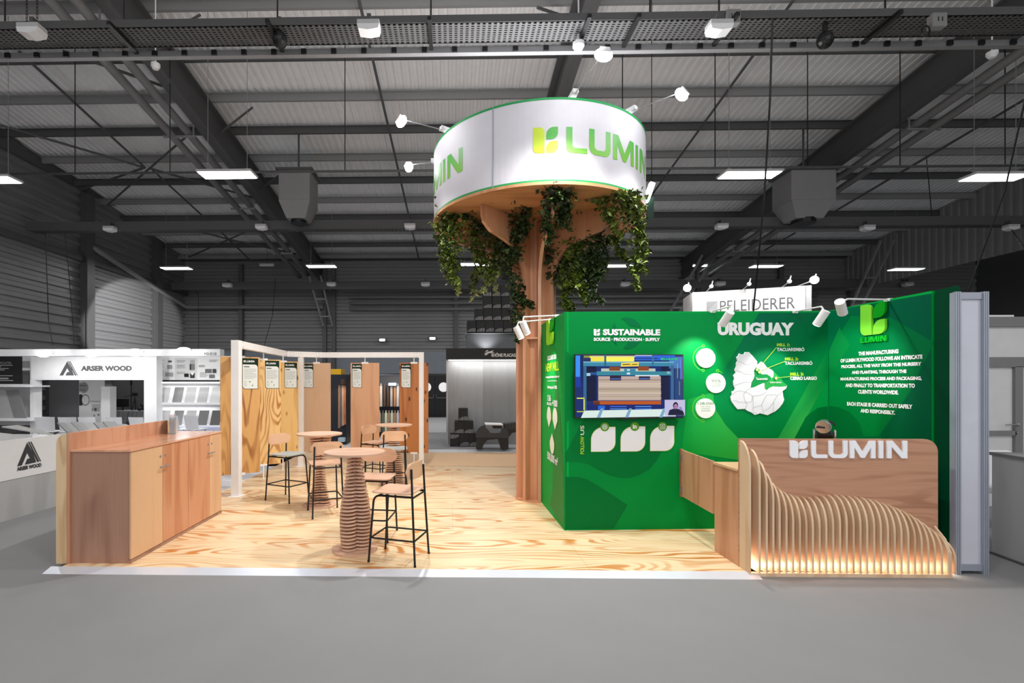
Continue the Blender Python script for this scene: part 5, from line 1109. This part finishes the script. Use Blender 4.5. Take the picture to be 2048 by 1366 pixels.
# left recess
t = thing('poster_wall', 'white recess wall at the far left with a dark certificates poster', 'wall panel', P(30, 850, 14.6))
card('wall', -70, 700, 61, 850, 14.6, .1, LW, t); g = Print(PY_(14.6), .004); g.rect(-70, 711, 45, 768, (52, 52, 54)); g.rect(45, 711, 60, 768, (150, 150, 150)); g.rect(45, 711, 60, 722, (215, 215, 215)); g.rect(45, 738, 60, 768, (96, 96, 96)); g.rect(45, 736, 60, 741, (220, 220, 220))
for k in range(7): g.rect(46+k*2, 744+(k*5) % 9, 47+k*2, 768, (140, 140, 140) if k % 2 else (60, 60, 60))
g.tpx('CERTIFICATES', -17, 23, 724, 728, (190, 190, 190), .0)
for (x0, x1, y) in ((-10, 26, 730.5), (-20, 3, 733.5), (-20, 18, 737), (-20, 10, 740), (-10, 26, 751.5), (-20, 27, 761)): g.rect(x0, y-.7, x1, y+.7, (190, 190, 190))
g.rect(-30, 755.5, 18, 758.5, (180, 180, 180)); g.build('poster', t)
card('display_shelf', -70, 771, 60, 774, 13.9, .7, LW, None, 'upper white shelf board at the far left', 'shelf'); 
t = card('display_shelf', -70, 837, 60, 842, 13.9, .7, LW, None, 'lower white shelf board carrying two tilted samples at the far left', 'shelf')
def slab(px0, px1, lean, py0, py1, Y, col, lb, gr):
    """sample board leaning back on a shelf"""
    a = P(px0+lean, py1, Y); b = P(px1+lean, py1, Y); c = P(px1, py0, Y+.12); d = P(px0, py0, Y+.12)
    bm = bm_new(); prism(bm, [a, b, c, d], (0, .02, 0)); o = mk('sample_board', bm, mat('sample_%d' % col, (col, col, col), .45)); tag(o, lb, 'sample board', gr); return o
slab(-20, 10, 18, 780, 837, 14, 170, 'pale grey sample board leaning at the far left picture edge', 'samples on the far left shelf')
slab(12, 37, 16, 780, 837, 14, 128, 'mid grey sample board leaning next to the white post at the far left', 'samples on the far left shelf')
# right display wall
t = thing('product_wall', 'white shelf wall of the left stand with product posters', 'wall panel', P(370, 860, 14.9))
card('wall', 313, 712, 470, 905, 14.95, .1, LW, t); g = Print(PY_(14.95), .004)
for (x0, x1, c) in ((309, 350, 228), (350, 395, 206), (395, 440, 226)): g.rect(x0, 716, x1, 760, (c, c, c))
for (x, y, n_) in ((311, 720, 2), (311, 728, 3), (311, 743, 2), (311, 749, 2), (354, 721, 2), (354, 730, 3), (354, 744, 2), (400, 745, 4), (419, 720, 2)):
    for k in range(n_): g.rect(x, y+k*2.6, x+(14 if k % 2 else 17), y+k*2.6+.9, (130, 130, 130))
for (x0, y0, x1, y1, c) in ((337, 721, 344, 725, 90), (335, 730, 345, 738, 150), (331, 745, 347, 753, 160), (380, 728, 389.5, 740, 120), (380, 728, 383, 740, 50), (369, 747, 378, 754, 40), (381, 745, 390, 756, 60), (381, 720, 389, 727, 170), (398, 730, 410, 734, 170), (411, 738, 424, 746, 110), (426, 738, 433, 746, 70), (419, 749, 430, 756, 110)): g.rect(x0, y0, x1, y1, (c, c, c))
g.px([(381, 745), (390, 745), (385.5, 751)], (235, 235, 235)); g.rect(309, 760, 440, 763.5, (50, 52, 52)); g.build('posters', t)
for (y0, y1, lb) in ((763.5, 767, 'top'), (805, 809.5, 'middle'), (851, 854, 'lower')):
    o = card('display_shelf', 309, y0, 440, y1, 14.5, .45, LW, None, lb+' white shelf of the product wall', 'shelf')
    if lb != 'lower':
        q = P(372, y1+1, 14.75); lamp('AREA', 'shelf_led', (q.x, 14.8, q.z-.03), (q.x, 14.7, 0), 4.5, (1.7, .05))
for r_, (y0, y1) in enumerate(((774.5, 805), (821, 851))):
    for k, (x0, x1) in enumerate(((323, 341.5), (350, 368), (374.5, 393), (399.5, 418.5), (425, 444))):
        c = ((200, 130, 190, 178, 205), (206, 136, 188, 110, 80))[r_][k]
        slab(x0, x1, -6, y0, y1, 14.6, c, ['leftmost', 'second', 'third', 'fourth', 'fifth'][k]+(' ' if not k else ' from left ')+'sample board leaning on the '+('middle' if r_ == 0 else 'lower')+' shelf of the product wall', 'samples on the product wall shelves')
card('low_cabinet', 330, 855, 470, 912, 14.2, .6, mat('cab_lavender', (196, 200, 224), .5), None, 'pale lavender low cabinet under the product shelves', 'cabinet')
# through the opening
card('partition', 66, 745, 98, 870, 16.6, .1, mat('part_dark', (94, 94, 96)), None, 'dark grey partition seen through the opening, left one', 'partition')
card('partition', 98.5, 745, 158, 870, 16.2, .1, mat('part_mid', (106, 106, 108)), None, 'wide grey partition seen through the opening beside the banner', 'partition')
card('partition', 205, 740, 300, 880, 20, .1, mat('part_pale', (118, 118, 120)), None, 'grey partition behind the tripod and monitor', 'partition')
t = thing('banner_wall', 'white printed banner with round shapes seen through the opening', 'banner', P(182, 860, 16))
card('panel', 158, 750, 207, 870, 16, .06, mat('banner_white', (214, 214, 215)), t); g = Print(PY_(16), .003)
q = lambda x, y, r_, ry, c: g.px([(x+r_*cos(2*pi*k/24), y+ry*sin(2*pi*k/24)) for k in range(24)], c)
q(168, 775, 9, 11, (150, 150, 150)); g.rect(158.5, 766, 168, 783, (150, 150, 150)); g.rect(158.5, 789, 165, 811, (60, 60, 60)); q(171, 800, 8, 11, (50, 50, 50)); q(171, 800, 7, 9.6, (222, 222, 222)); g.rect(160, 770.5, 173, 772, (90, 90, 90)); g.rect(160, 779.5, 172, 780.5, (90, 90, 90))
for k in range(6): g.rect(181+k*3.4, 802, 183+k*3.4, 803.6, (120, 120, 120))
for k in range(4): g.rect(184, 809+k*2, 201, 810+k*2, (160, 160, 160))
for (x0, y0, x1, y1, c) in ((184, 816, 188, 822, 150), (189, 816, 194, 822, 90), (195, 816, 199, 822, 170), (188, 829, 190, 833, 120), (196, 828, 199, 831, 100)): g.rect(x0, y0, x1, y1, (c, c, c))
g.build('print', t)
card('white_column', 202, 773, 220, 872, 15.6, .3, LW, None, 'square white column standing in front of the banner', 'column')
t = thing('draped_table', 'table draped in grey cloth behind the ARSER WOOD opening', 'table', P(250, 870, 17))
a = P(218, 822, 17); b = P(292, 822, 17); bm = bm_new(); box(bm, a.x, b.x, 17, 17.8, a.z-.03, a.z)
mk('tabletop', bm, lgrey, t); bm = bm_new(); n_ = 40
va = [bm.verts.new((a.x+(b.x-a.x)*i/n_, 16.98+.03*sin(i*1.3), a.z+.001)) for i in range(n_+1)]; vb = [bm.verts.new((a.x+(b.x-a.x)*i/n_, 16.9+.05*sin(i*1.3+.4), a.z-.38+.05*sin(i*.3))) for i in range(n_+1)]
for i in range(n_): bm.faces.new((va[i], va[i+1], vb[i+1], vb[i]))
mk('cloth', bm, mat('cloth_grey', (124, 124, 126), .9), t, smooth=True); bm = bm_new()
for x in (a.x+.05, b.x-.05): 
    for y in (17.05, 17.7): tube(bm, [(x, y, 0), (x, y, a.z-.03)], .02, 6)
mk('leg', bm, galv, t)
q = P(244, 821, 17.3); t = thing('monitor', 'black computer monitor on the draped table', 'monitor', q)
bm = bm_new(); a = P(230.5, 798, 17.3); b = P(257, 814, 17.3); box(bm, a.x, b.x, 17.3, 17.34, b.z, a.z, bev=.005); mk('screen', bm, black, t); bm = bm_new(); box(bm, q.x-.02, q.x+.02, 17.34, 17.36, q.z, b.z+.05); box(bm, q.x-.12, q.x+.12, 17.25, 17.4, a.z*0+P(0, 822, 17.3).z, P(0, 821.3, 17.3).z); mk('stand', bm, black, t)
q = P(270, 822, 17.35); t = thing('camera_tripod', 'black video tripod with head and pan handle on the draped table', 'tripod', q)
for dx, dy in ((-6, 0), (6, 0), (1, .2)):
    bm = bm_new(); tube(bm, [P(270, 794, 17.35), V((P(270+dx, 821, 17.35+dy).x, 17.35+dy, P(0, 822, 17.35).z))], .018, 6); mk('leg', bm, black, t)
bm = bm_new(); a = P(270, 789, 17.35); box(bm, a.x-.07, a.x+.07, 17.3, 17.4, a.z-.06, a.z+.06); tube(bm, [a, P(248, 794, 17.2)], .01, 6); mk('head', bm, black, t)
bm = bm_new(); tube(bm, [P(262.5, 862.5, 17.9), P(262.5, 750, 17.9)], .018, 6); box(bm, P(261.5, 0, 17.9).x, P(263.5, 0, 17.9).x, 17.86, 17.94, P(0, 770, 17.9).z, P(0, 762, 17.9).z); tag(mk('light_stand', bm, black), 'tall thin black stand behind the video tripod', 'stand')
q = P(284, 822, 17.2); bm = bm_new()
for (dx, dz, r_) in ((-.08, .06, .07), (.05, .08, .08), (0, .2, .07), (.1, .16, .05)): bmesh.ops.create_icosphere(bm, subdivisions=2, radius=r_, matrix=Matrix.Translation(q+V((dx, 0, dz))) @ Matrix.Diagonal((1, .7, .8, 1)))
tag(mk('camera_gear', bm, black), 'black lump of camera gear at the right end of the draped table', 'camera equipment')
# white chairs
def make_chair():
    t = thing('shell_chair', 'x', 'chair')
    bm = bm_new(); N = 8; rows = []
    for j in range(7):
        k = j/6; z = .46+.38*k; y = .2+.07*k; w_ = .21+.02*k
        rows.append([bm.verts.new((w_*(i/N*2-1), y-.05*(i/N*2-1)**2, z)) for i in range(N+1)])
    for j in range(6):
        for i in range(N): bm.faces.new((rows[j][i], rows[j][i+1], rows[j+1][i+1], rows[j+1][i]))
    bmesh.ops.solidify(bm, geom=bm.faces[:], thickness=.015); mk('backrest', bm, LWc, t, world=False, smooth=False)
    bm = bm_new(); box(bm, -.21, .21, -.22, .2, .44, .465, bev=.01); mk('seat', bm, LWc, t, world=False)
    for sx in (-1, 1):
        for sy in (-1, 1): bm = bm_new(); tube(bm, [(sx*.2, sy*.2, 0), (sx*.15, sy*.15, .44)], .014, 6); mk('leg', bm, galv, t, world=False)
    return t
LWc = mat('chair_white', (244, 244, 245), .4)
ch = make_chair()
for i, (px, y, rot, lb) in enumerate([(98, 12.9, .25, 'white shell chair leftmost in the row at the left stand'), (145, 12.9, .1, 'white shell chair second from left at the left stand'), (185, 12.9, 0, 'white shell chair below the banner at the left stand'), (240, 12.9, -.1, 'white shell chair below the monitor at the left stand'), (285, 12.9, -.2, 'white shell chair before the broad white post'), (362, 13.6, 2.6, 'white shell chair peeking behind the brochure holder'), (393, 13.6, 2.9, 'white shell chair before the lavender cabinet')]):
    o = ch if i == 0 else copy_tree(ch); p = P(px, 766, y); o.location = (p.x, y, .012); o.rotation_euler = (0, 0, rot+(pi if i < 5 else 0)); o['label'] = lb; o['group'] = 'white chairs of the left stand'
# branded counter
c0 = G(0, 1045, 0); c1 = G(119.5, 1010.5, 0); d = (c1-c0).normalized(); n_ = V((-d.y, d.x, 0)); c00 = c0-d*3.2; c1t = c1
t = thing('branded_counter', 'white and grey counter with the ARSER WOOD triangle logo at the left edge', 'counter', (c1.x, c1.y, 0))
bm = bm_new(); prism(bm, [c00, c1t, c1t+n_*.75, c00+n_*.75], (0, 0, .50)); mk('base', bm, gw, t)
bm = bm_new(); prism(bm, [c+V((0, 0, .505)) for c in (c00-n_*.01, c1t-n_*.01+d*.01, c1t+n_*.76+d*.01, c00+n_*.76)], (0, 0, .495)); mk('upper_box', bm, mat('counter_white', (226, 226, 227), .3), t)
PB = Plane(c0-n_*.011, d); g = Print(PB, .002); dk = (66, 66, 68)
def pm(p, c): g.px(p, c)
def skew(pts, c): g.px([(x, y-(x-34)*.22) for x, y in pts], c)
alogo(g, skew, 34, 888, 48, 45, dk)
sa = PB.hit(33.5, 939)[0]; sb_ = PB.hit(82.5, 931)[0]; zz = PB.hit(58, 938)[1]; g.text('ARSER WOOD', sa, sb_, zz-.0, zz+.052, dk, .06); g.build('logo_print', t)
q0 = c0+n_*.12+V((0, 0, 1.0)); bm = bm_new(); prism(bm, [c00+n_*.1+V((0, 0, 1.0)), c0+d*.55+n_*.1+V((0, 0, 1.0)), c0+d*.35+n_*.65+V((0, 0, 1.09)), c00+n_*.65+V((0, 0, 1.09))], (0, 0, .012)); o = mk('display_tray', bm, mat('sample_178', (178, 178, 178), .3)); tag(o, 'shallow tilted display tray on top of the branded counter', 'tray')
bm = bm_new(); prism(bm, [c0+d*.78+n_*.06+V((0, 0, 1.0)), c1+d*-.06+n_*.04+V((0, 0, 1.0)), c1-d*.02+n_*.62+V((0, 0, 1.12)), c0+d*.62+n_*.62+V((0, 0, 1.12))], (0, 0, .015)); tag(mk('sample_board', bm, mat('sample_rough', (170, 170, 168), .7, bump=(40, .2))), 'rough grey sample board lying tilted on the branded counter', 'sample board')
# second counter with tilted boards
a = P(112, 766, 9.0); b = P(282, 766, 9.0); t = thing('sample_counter', 'white counter carrying a fan of tilted sample boards behind the plywood cabinet', 'counter', ((a.x+b.x)/2, 9.3, 0))
bm = bm_new(); box(bm, a.x, b.x, 9.0, 9.75, 0, .80); mk('body', bm, mat('counter_white', (226, 226, 227), .3), t)
for k, (x0, x1, yt, lb) in enumerate(((114, 128, 847, 'first'), (127, 140, 847, 'second'), (141, 152, 846, 'third'), (151, 163, 846, 'fourth'), (162, 181, 847, 'fifth'), (186, 205, 847, 'sixth'), (205, 229, 845, 'seventh'), (230, 252, 850, 'eighth'))):
    A_ = P(x0+20, 870, 9.05); B_ = P(x1+20, 870, 9.05); D_ = P(x0, yt, 9.55); C_ = P(x1, yt, 9.55); A_.z = B_.z = .81; bm = bm_new(); prism(bm, [A_, B_, C_, D_], (0, .01, .02)); c = (150, 168, 160, 172, 188, 164, 172, 180)[k]
    tag(mk('sample_board', bm, mat('sample_%d' % c, (c, c, c), .45)), lb+' board from the left in the tilted fan on the white counter', 'sample board', 'tilted boards on the white counter')
# ================================================================ dark stand behind the panels
navy = mat('navy_panel', (18, 26, 42), .5)
t = thing('dark_cabinet', 'tall dark navy display cabinet with hanging veneer strips', 'cabinet', P(680, 892, 13.7))
card('case', 640, 749, 693, 892, 13.9, 1.0, navy, t); card('case_back', 693, 753, 703, 890, 14.9, .1, navy, t)
bm = bm_new(); a = P(686, 765, 13.82); cyl(bm, (a.x, a.y), .1, P(0, 769, 13.8).z, P(0, 758, 13.8).z, 14, .08); mk('lamp_cap', bm, mat('brown_cap', (70, 52, 44)), t)
for k, (x0, x1, c, yb) in enumerate(((676, 680, (150, 120, 90), 856), (680, 684, (92, 80, 84), 853), (684, 687.5, (186, 160, 140), 851), (687.5, 691.5, (172, 104, 60), 849))):
    a = P(x0, 770, 13.8); b = P(x1, 770, 13.8); bm = bm_new(); prism(bm, [P(x0+(681-x0)*.1, 770, 13.85), P(x1, 770, 13.85), P(x1+.4, yb, 13.72), P(x0, yb, 13.72)], (0, .015, 0))
    mk('veneer_strip', bm, wood('strip_%d' % k, c, tuple(v*.7 for v in c), 'Z'), t)
lamp('SPOT', 'cabinet_lamp', P(684, 768, 13.3), P(684, 820, 13.8), 12, col=(1, .7, .45), spot=100)
card('yellow_case', 655, 738, 682, 749, 13.9, .5, mat('yellow_plastic', (236, 184, 0), .4), None, 'yellow box lying on top of the dark cabinet', 'box')
o = card('leaflet_stack', 676, 876, 688, 884, 13.6, .2, mat('blue_white', (180, 200, 215)), None, 'small stack of leaflets at the foot of the dark cabinet', 'leaflets')
t = thing('tube_rack', 'dark rack with two rows of hanging veneer tubes between the sample panels', 'rack', P(770, 880, 15.6))
card('back', 700, 747, 812, 900, 16.0, .1, navy, t); card('top', 700, 747, 812, 751, 15.2, .8, navy, t)
card('side', 699, 747, 703, 900, 15.2, .8, navy, t)
for r_, (yt, yb, xs, cs) in enumerate(((772, 813, (757, 762, 769, 776, 783, 790, 796), ((120, 108, 100), (176, 166, 158), (70, 56, 48), (62, 50, 42), (150, 140, 134), (150, 110, 80), (170, 168, 168))), (826, 864, (759, 766, 772, 778, 784, 790, 796), ((176, 168, 150), (100, 96, 90), (196, 206, 180), (150, 130, 116), (190, 200, 178), (160, 126, 100), (188, 190, 200))))):
    for k, x in enumerate(xs):
        a = P(x, yt, 15.7); b = P(x, yb, 15.7); bm = bm_new(); cyl(bm, (a.x, 15.7), .045, b.z, a.z, 12); tube(bm, [(a.x, 15.7, a.z), (a.x, 15.7, a.z+.08)], .02, 8)
        mk('veneer_tube', bm, mat('tube_%d_%d' % (r_, k), cs[k], .4), t)
card('label_light', 777, 766, 792, 771, 15.5, .1, mat('cool_glow', (190, 215, 255), emit=2), t)
lamp('AREA', 'rack_lamp', P(775, 755, 15.0), P(775, 830, 15.8), 22, (1.2, .1), col=(1, .9, .8))
# ================================================================ RHONE PLACAGE stand
gvw = wood('grey_veneer', (176, 176, 176), (132, 132, 132), 'Z', bands=1, strength=.2, freq=1, stretch=9, fine=.7); sf = mat('stand_floor', (150, 152, 156), .5)
bm = bm_new(); a = P(770, 766, 13.0); b = P(1500, 766, 13.0); box(bm, a.x, b.x, 12.95, 17, 0, .05); tag(mk('stand_platform', bm, sf), 'pale low platform under the dark RHÔNE PLACAGE stand', 'platform')
t = thing('veneer_wall', 'tall grey veneered wall with black RHÔNE PLACAGE header', 'display wall', (0, 13.7, .05))
a = P(896, 720, 13.7); b = P(1300, 720, 13.7); m_ = P(966, 720, 13.7); bm = bm_new(); box(bm, a.x, m_.x, 13.7, 13.9, .05, P(0, 717, 13.7).z); mk('veneer_panel', bm, gvw, t); bm = bm_new(); box(bm, m_.x+.002, b.x, 13.71, 13.9, .05, P(0, 717, 13.7).z); mk('veneer_panel', bm, wood('grey_veneer2', (156, 156, 156), (120, 120, 120), 'Z', bands=1, strength=.2, freq=1, stretch=9, fine=.6), t)
card('header', 892, 696, 1300, 718, 13.0, .7, mat('header_black', (26, 26, 27), .5), t); card('led_strip', 897, 718, 1290, 720.5, 13.55, .1, mat('strip_glow', (255, 255, 255), emit=6), t); card('side_upright', 892.5, 718, 896, 895, 13.6, .6, lgrey, t)
g = Print(PY_(13.0), .003); g.tpx('RHÔNE PLACAGE', 983, 1035, 705.2, 713.8, (225, 225, 225), .04)
for pts in ([(968, 707), (975, 704), (988, 700.5), (984, 704), (990, 706), (981, 706), (972, 708)], [(970, 703), (975, 700), (977, 701.5), (973, 703.5)], [(968, 710), (973, 707.5), (976, 708.5), (972, 710.5)]): g.px(pts, (225, 225, 225))
g.build('lettering', t)
lamp('AREA', 'header_led', (1.5, 13.5, 2.32), (1.5, 13.75, .5), 17, (3, .08))
# crates
crm = mat('crate_black', (20, 20, 21), .5)
def make_crate():
    t = thing('printed_crate', 'x', 'crate'); w_, h_ = .247, .335
    bm = bm_new(); box(bm, -w_/2, w_/2, 0, .35, 0, h_, bev=.004); mk('carton', bm, crm, t, world=False)
    g = Print(Plane((0, 0, 0), (1, 0, 0)), .002)
    for k in range(6): hh = (.05, .075, .09, .1, .1, .1)[k]; x = -w_/2+.025+k*.038; g.poly([(x, .02), (x+.014, .02), (x+.014, .02+hh), (x, .02+hh)], (190, 190, 190), lift=False)
    g.build('bar_print', t, world=False); return t
cr_ = make_crate(); cs_ = []
zb = .05
for (px, lv, lb, flip) in ((909.5, 0, 'bottom left black crate of the small pyramid, upside down', 1), (928.5, 0, 'bottom middle black crate of the small pyramid', 0), (947, 0, 'bottom right black crate of the small pyramid beside the animal bench', 0), (918.5, 1, 'left black crate in the middle row of the small pyramid', 0), (937.3, 1, 'right black crate in the middle row of the small pyramid', 0), (926.5, 2, 'single black crate on top of the small floor pyramid', 0)):
    cs_.append((P(px, 766, 13.2).x, 13.2, zb+lv*.338, lb, flip))
Yt = 14.2
zr = [P(0, y, Yt).z for y in (667, 643, 622, 601)]
rows_ = [(zr[0], (943, 961.5, 979.5, 997.5, 1015.5, 1033.5)), (zr[0]+.338, (958, 976, 994, 1012, 1030)), (zr[0]+.676, (975, 993.5, 1012)), (zr[0]+1.014, (974.5, 992.5, 1010.5))]
nm = ['lowest', 'second', 'third', 'top']; od = ['leftmost', 'second from left', 'third from left', 'fourth from left', 'fifth from left', 'rightmost']
for r_, (z_, xs) in enumerate(rows_):
    for k, x in enumerate(xs): cs_.append((P(x, 766, Yt).x, Yt, z_, od[k]+' crate in the '+nm[r_]+' row of the high dark tower', 0))
for i, (x, y, z_, lb, fl) in enumerate(cs_):
    o = cr_ if i == 0 else copy_tree(cr_); o.location = (x, y, z_+(.335 if fl else 0)); o.rotation_euler = (0, pi if fl else 0, 0); o['label'] = lb; o['group'] = 'printed black crates'
t = thing('crate_tower', 'grey tower base carrying the stacked crates above the black header', 'tower', P(985, 697, 14.2))
a = P(934, 667, 14.25); b = P(1060, 667, 14.25); bm = bm_new(); box(bm, a.x, b.x, 14.25, 15.6, .05, a.z-.01); mk('body', bm, mat('tower_grey', (120, 122, 126), .6), t)
bm = bm_new(); box(bm, a.x-.06, b.x+.06, 14.15, 15.7, a.z-.01, a.z); mk('rim', bm, lgrey, t)
lamp('SPOT', 'tower_wash', P(972, 699, 13.95), P(972, 670, 14.25), 14, spot=110, blend=.9)
# animal bench
t = thing('animal_bench', 'dark slatted animal shaped bench standing on the pale platform', 'sculpture', P(985, 900, 12.6))
def out_(pts, y0, dep, m_, name):
    bm = bm_new(); prism(bm, [P(x, y, y0) for x, y in pts], (0, dep, 0)); return mk(name, bm, m_, t)
bd = [(951.5, 873), (952, 866), (956, 858), (962, 853), (970, 849.5), (972, 856), (977, 860), (980, 866), (990, 866.5), (1000, 866), (1004, 857), (1012, 857), (1016, 862), (1018, 870), (1017, 876), (951.5, 875)]
charc = mat('charcoal_slat', (58, 58, 60), .55, bump=(50, .3))
for k in range(9): out_([(x, y) for x, y in bd], 12.5+k*.062, .048, charc, 'body_slat')
out_([(953, 874), (1017, 874), (1017, 899), (1008, 901), (1002, 899), (998, 884), (996, 878), (975, 880), (968, 888), (964, 897), (966, 899), (955, 900), (952, 897)], 12.52, .1, mat('charcoal_dark', (34, 34, 35)), 'front_legs')
out_([(953, 874), (1017, 874), (1017, 897), (1008, 899), (1002, 897), (998, 884), (996, 878), (975, 880), (968, 888), (964, 896), (966, 897), (955, 898), (952, 895)], 12.92, .1, mat('charcoal_dark', (34, 34, 35)), 'rear_legs')
out_([(971, 848), (1006, 849), (1005, 851), (971, 850)], 12.5, .5, LW, 'seat_cushion'); out_([(987, 850), (1004, 850), (1004, 857), (987, 857)], 12.52, .46, black, 'seat_block')
for k in range(6): out_([(1010+k*4.6, 848-k*.5), (1013.8+k*4.6, 847-k*.5), (1014.5+k*4.6, 860-k*.4), (1010+k*4.6, 859-k*.4)], 12.56, .4, charc, 'neck_slat')
out_([(1036, 842), (1060, 846), (1064, 858), (1050, 864), (1036, 860)], 12.58, .36, charc, 'head')
out_([(1006, 859), (1040, 858), (1036, 864), (1024, 866), (1018, 874), (1012, 876)], 12.56, .4, mat('charcoal_dark', (34, 34, 35)), 'neck_under')
# ================================================================ PFLEIDERER tower
L0 = P(1385, 766, 12.9); R0 = P(1611, 766, 12.05); PT = Plane((L0.x, L0.y, 0), (R0.x-L0.x, R0.y-L0.y, 0)); zt_ = PT.hit(1500, 578)[1]
t = thing('sign_tower', 'high white sign tower lettered PFLEIDERER behind the green wall', 'sign', (L0.x, L0.y, 0))
L_ = (V((R0.x, R0.y, 0))-V((L0.x, L0.y, 0))).length
bm = bm_new(); prism(bm, [PT.w(0, .0, 0), PT.w(L_, 0, 0), PT.w(L_, 0, -1.0), PT.w(-.15, 0, -1.0)], (0, 0, zt_)); mk('tower_box', bm, LW, t)
bm = bm_new(); prism(bm, [PT.w(L_+.01, 0, .0), PT.w(L_+.12, 0, 0), PT.w(L_+.12, 0, -1), PT.w(L_+.01, 0, -1)], (0, 0, zt_)); mk('side_return', bm, lgrey, t)
g = Print(PT, .003); a, _ = PT.hit(1440, 610); b, _ = PT.hit(1590, 610); zb_ = PT.hit(1580, 617)[1]; zc = PT.hit(1580, 594.5)[1]; g.text('PFLEIDERER', a, b, zb_, zc, (112, 112, 114), -.004)
a, _ = PT.hit(1413, 610); b, _ = PT.hit(1435, 610); g.poly([(a, zb_), (b, zb_), (b, zc), (a, zc)], (170, 170, 172)); g.poly([(a, zb_), (b, zb_+.02), (b, zc), (a+.1, zb_+.12)], (186, 186, 188)); g.build('lettering', t)
for i, (px, big) in enumerate(((1373, 1), (1420, 0), (1494, 0), (1573, 0), (1622, 1))):
    a, _ = PT.hit(px, 600); q = PT.w(a, zt_+.08, .25); s = thing('clamp_lamp', ['bright lamp at the left end of the PFLEIDERER tower', 'first small clamp lamp on the PFLEIDERER tower edge', 'middle small clamp lamp on the PFLEIDERER tower edge', 'third small clamp lamp on the PFLEIDERER tower edge', 'bright lamp at the right end of the PFLEIDERER tower'][i], 'lamp', q)
    bm = bm_new(); tube(bm, [q, q+V((.3 if i == 0 else -.2 if i == 4 else .05, .42, -.1))], .012, 5); tube(bm, [q+V((-.0, 0, .0)), q+V((.04, 0, .14))], .015, 6); mk('arm', bm, lgrey, s)
    bm = bm_new(); bmesh.ops.create_uvsphere(bm, u_segments=12, v_segments=8, radius=.09 if big else .05, matrix=Matrix.Translation(q)); mk('bulb', bm, mat('booth_spot_glow', (255, 255, 255), emit=25) if big else white, s)
    lamp('SPOT', 'tower_lamp', q+V((0, -.25, .1)), PT.w(a, zt_-.5, 0), 11, spot=120, blend=.8)
# ================================================================ stand at the right edge
t = thing('panel_booth', 'white panelled booth wall with grey frame and door at the right edge', 'partition', P(2010, 900, 6.9))
gf = mat('booth_frame_grey', (120, 120, 121), .5); gp = mat('booth_panel', (206, 206, 207), .5)
Yr = 6.9; card('upper_panel', 1955, 650, 2200, 716, Yr+.03, .03, gp, t); card('lower_panel', 1955, 733, 2033, 905, Yr+.03, .03, gp, t)
for (x0, y0, x1, y1) in ((1955, 633, 2200, 653), (1955, 714, 2200, 734), (2031, 733, 2046, 1012), (1955, 862, 2033, 871)): card('frame_bar', x0, y0, x1, y1, Yr-.01, .05, gf, t)
card('cornice', 1955, 630, 2028, 633.5, Yr+.1, .3, LW, t); card('side_panel', 2047, 733, 2200, 1005, Yr+.03, .03, gp, t)
card('base_panel', 1955, 905, 2033, 1012, Yr+.03, .03, gp, t)
bm = bm_new(); tube(bm, [P(2012, 850, Yr-.06), P(2036, 849, Yr-.06)], .008, 6); bmesh.ops.create_icosphere(bm, subdivisions=2, radius=.025, matrix=Matrix.Translation(P(2036, 849, Yr-.04))); bmesh.ops.create_icosphere(bm, subdivisions=1, radius=.015, matrix=Matrix.Translation(P(2035, 865, Yr-.02))); mk('door_handle', bm, galv, t)
k0 = G(1984, 1107, 0); k1 = G(2048, 1131, 0); dd = (k1-k0).normalized(); k1 = k0+dd*2.0; nn = V((-dd.y, dd.x, 0)); nn = nn if nn.x > 0 else -nn
t = thing('grey_counter', 'grey wood grain counter at the right picture edge', 'counter', (k0.x, k0.y, 0))
bm = bm_new(); prism(bm, [k0, k1, k1+nn*.8, k0+nn*.8], (0, 0, 1.0)); mk('body', bm, gw, t)
bm = bm_new(); prism(bm, [c+V((0, 0, 1.0)) for c in (k0-nn*.02-dd*.02, k1-nn*.02, k1+nn*.8, k0+nn*.8-dd*.02)], (0, 0, .03)); mk('worktop', bm, mat('top_grey', (110, 110, 112), .4), t)
bm = bm_new(); prism(bm, [k0-nn*.02-dd*.02, k1-nn*.02, k1, k0-dd*.0], (0, 0, .02)); mk('plinth', bm, steel, t)
t = thing('white_armchair', 'rounded white chair peeking out behind the grey counter', 'chair', P(1995, 1010, 6.2))
bm = bm_new(); a = P(1968, 900, 6.2); b = P(2040, 905, 6.2); x0, x1 = a.x, b.x
box(bm, x0, x1, 6.25, 6.35, .45, .90, bev=.04); mk('backrest', bm, LW, t); bm = bm_new(); box(bm, x0, x1, 5.8, 6.25, .40, .50, bev=.03); mk('seat', bm, LW, t)
for x in (x0+.05, x1-.05):
    for y in (5.85, 6.3): bm = bm_new(); tube(bm, [(x, y, 0), (x, y, .42)], .02, 6); mk('leg', bm, galv, t)
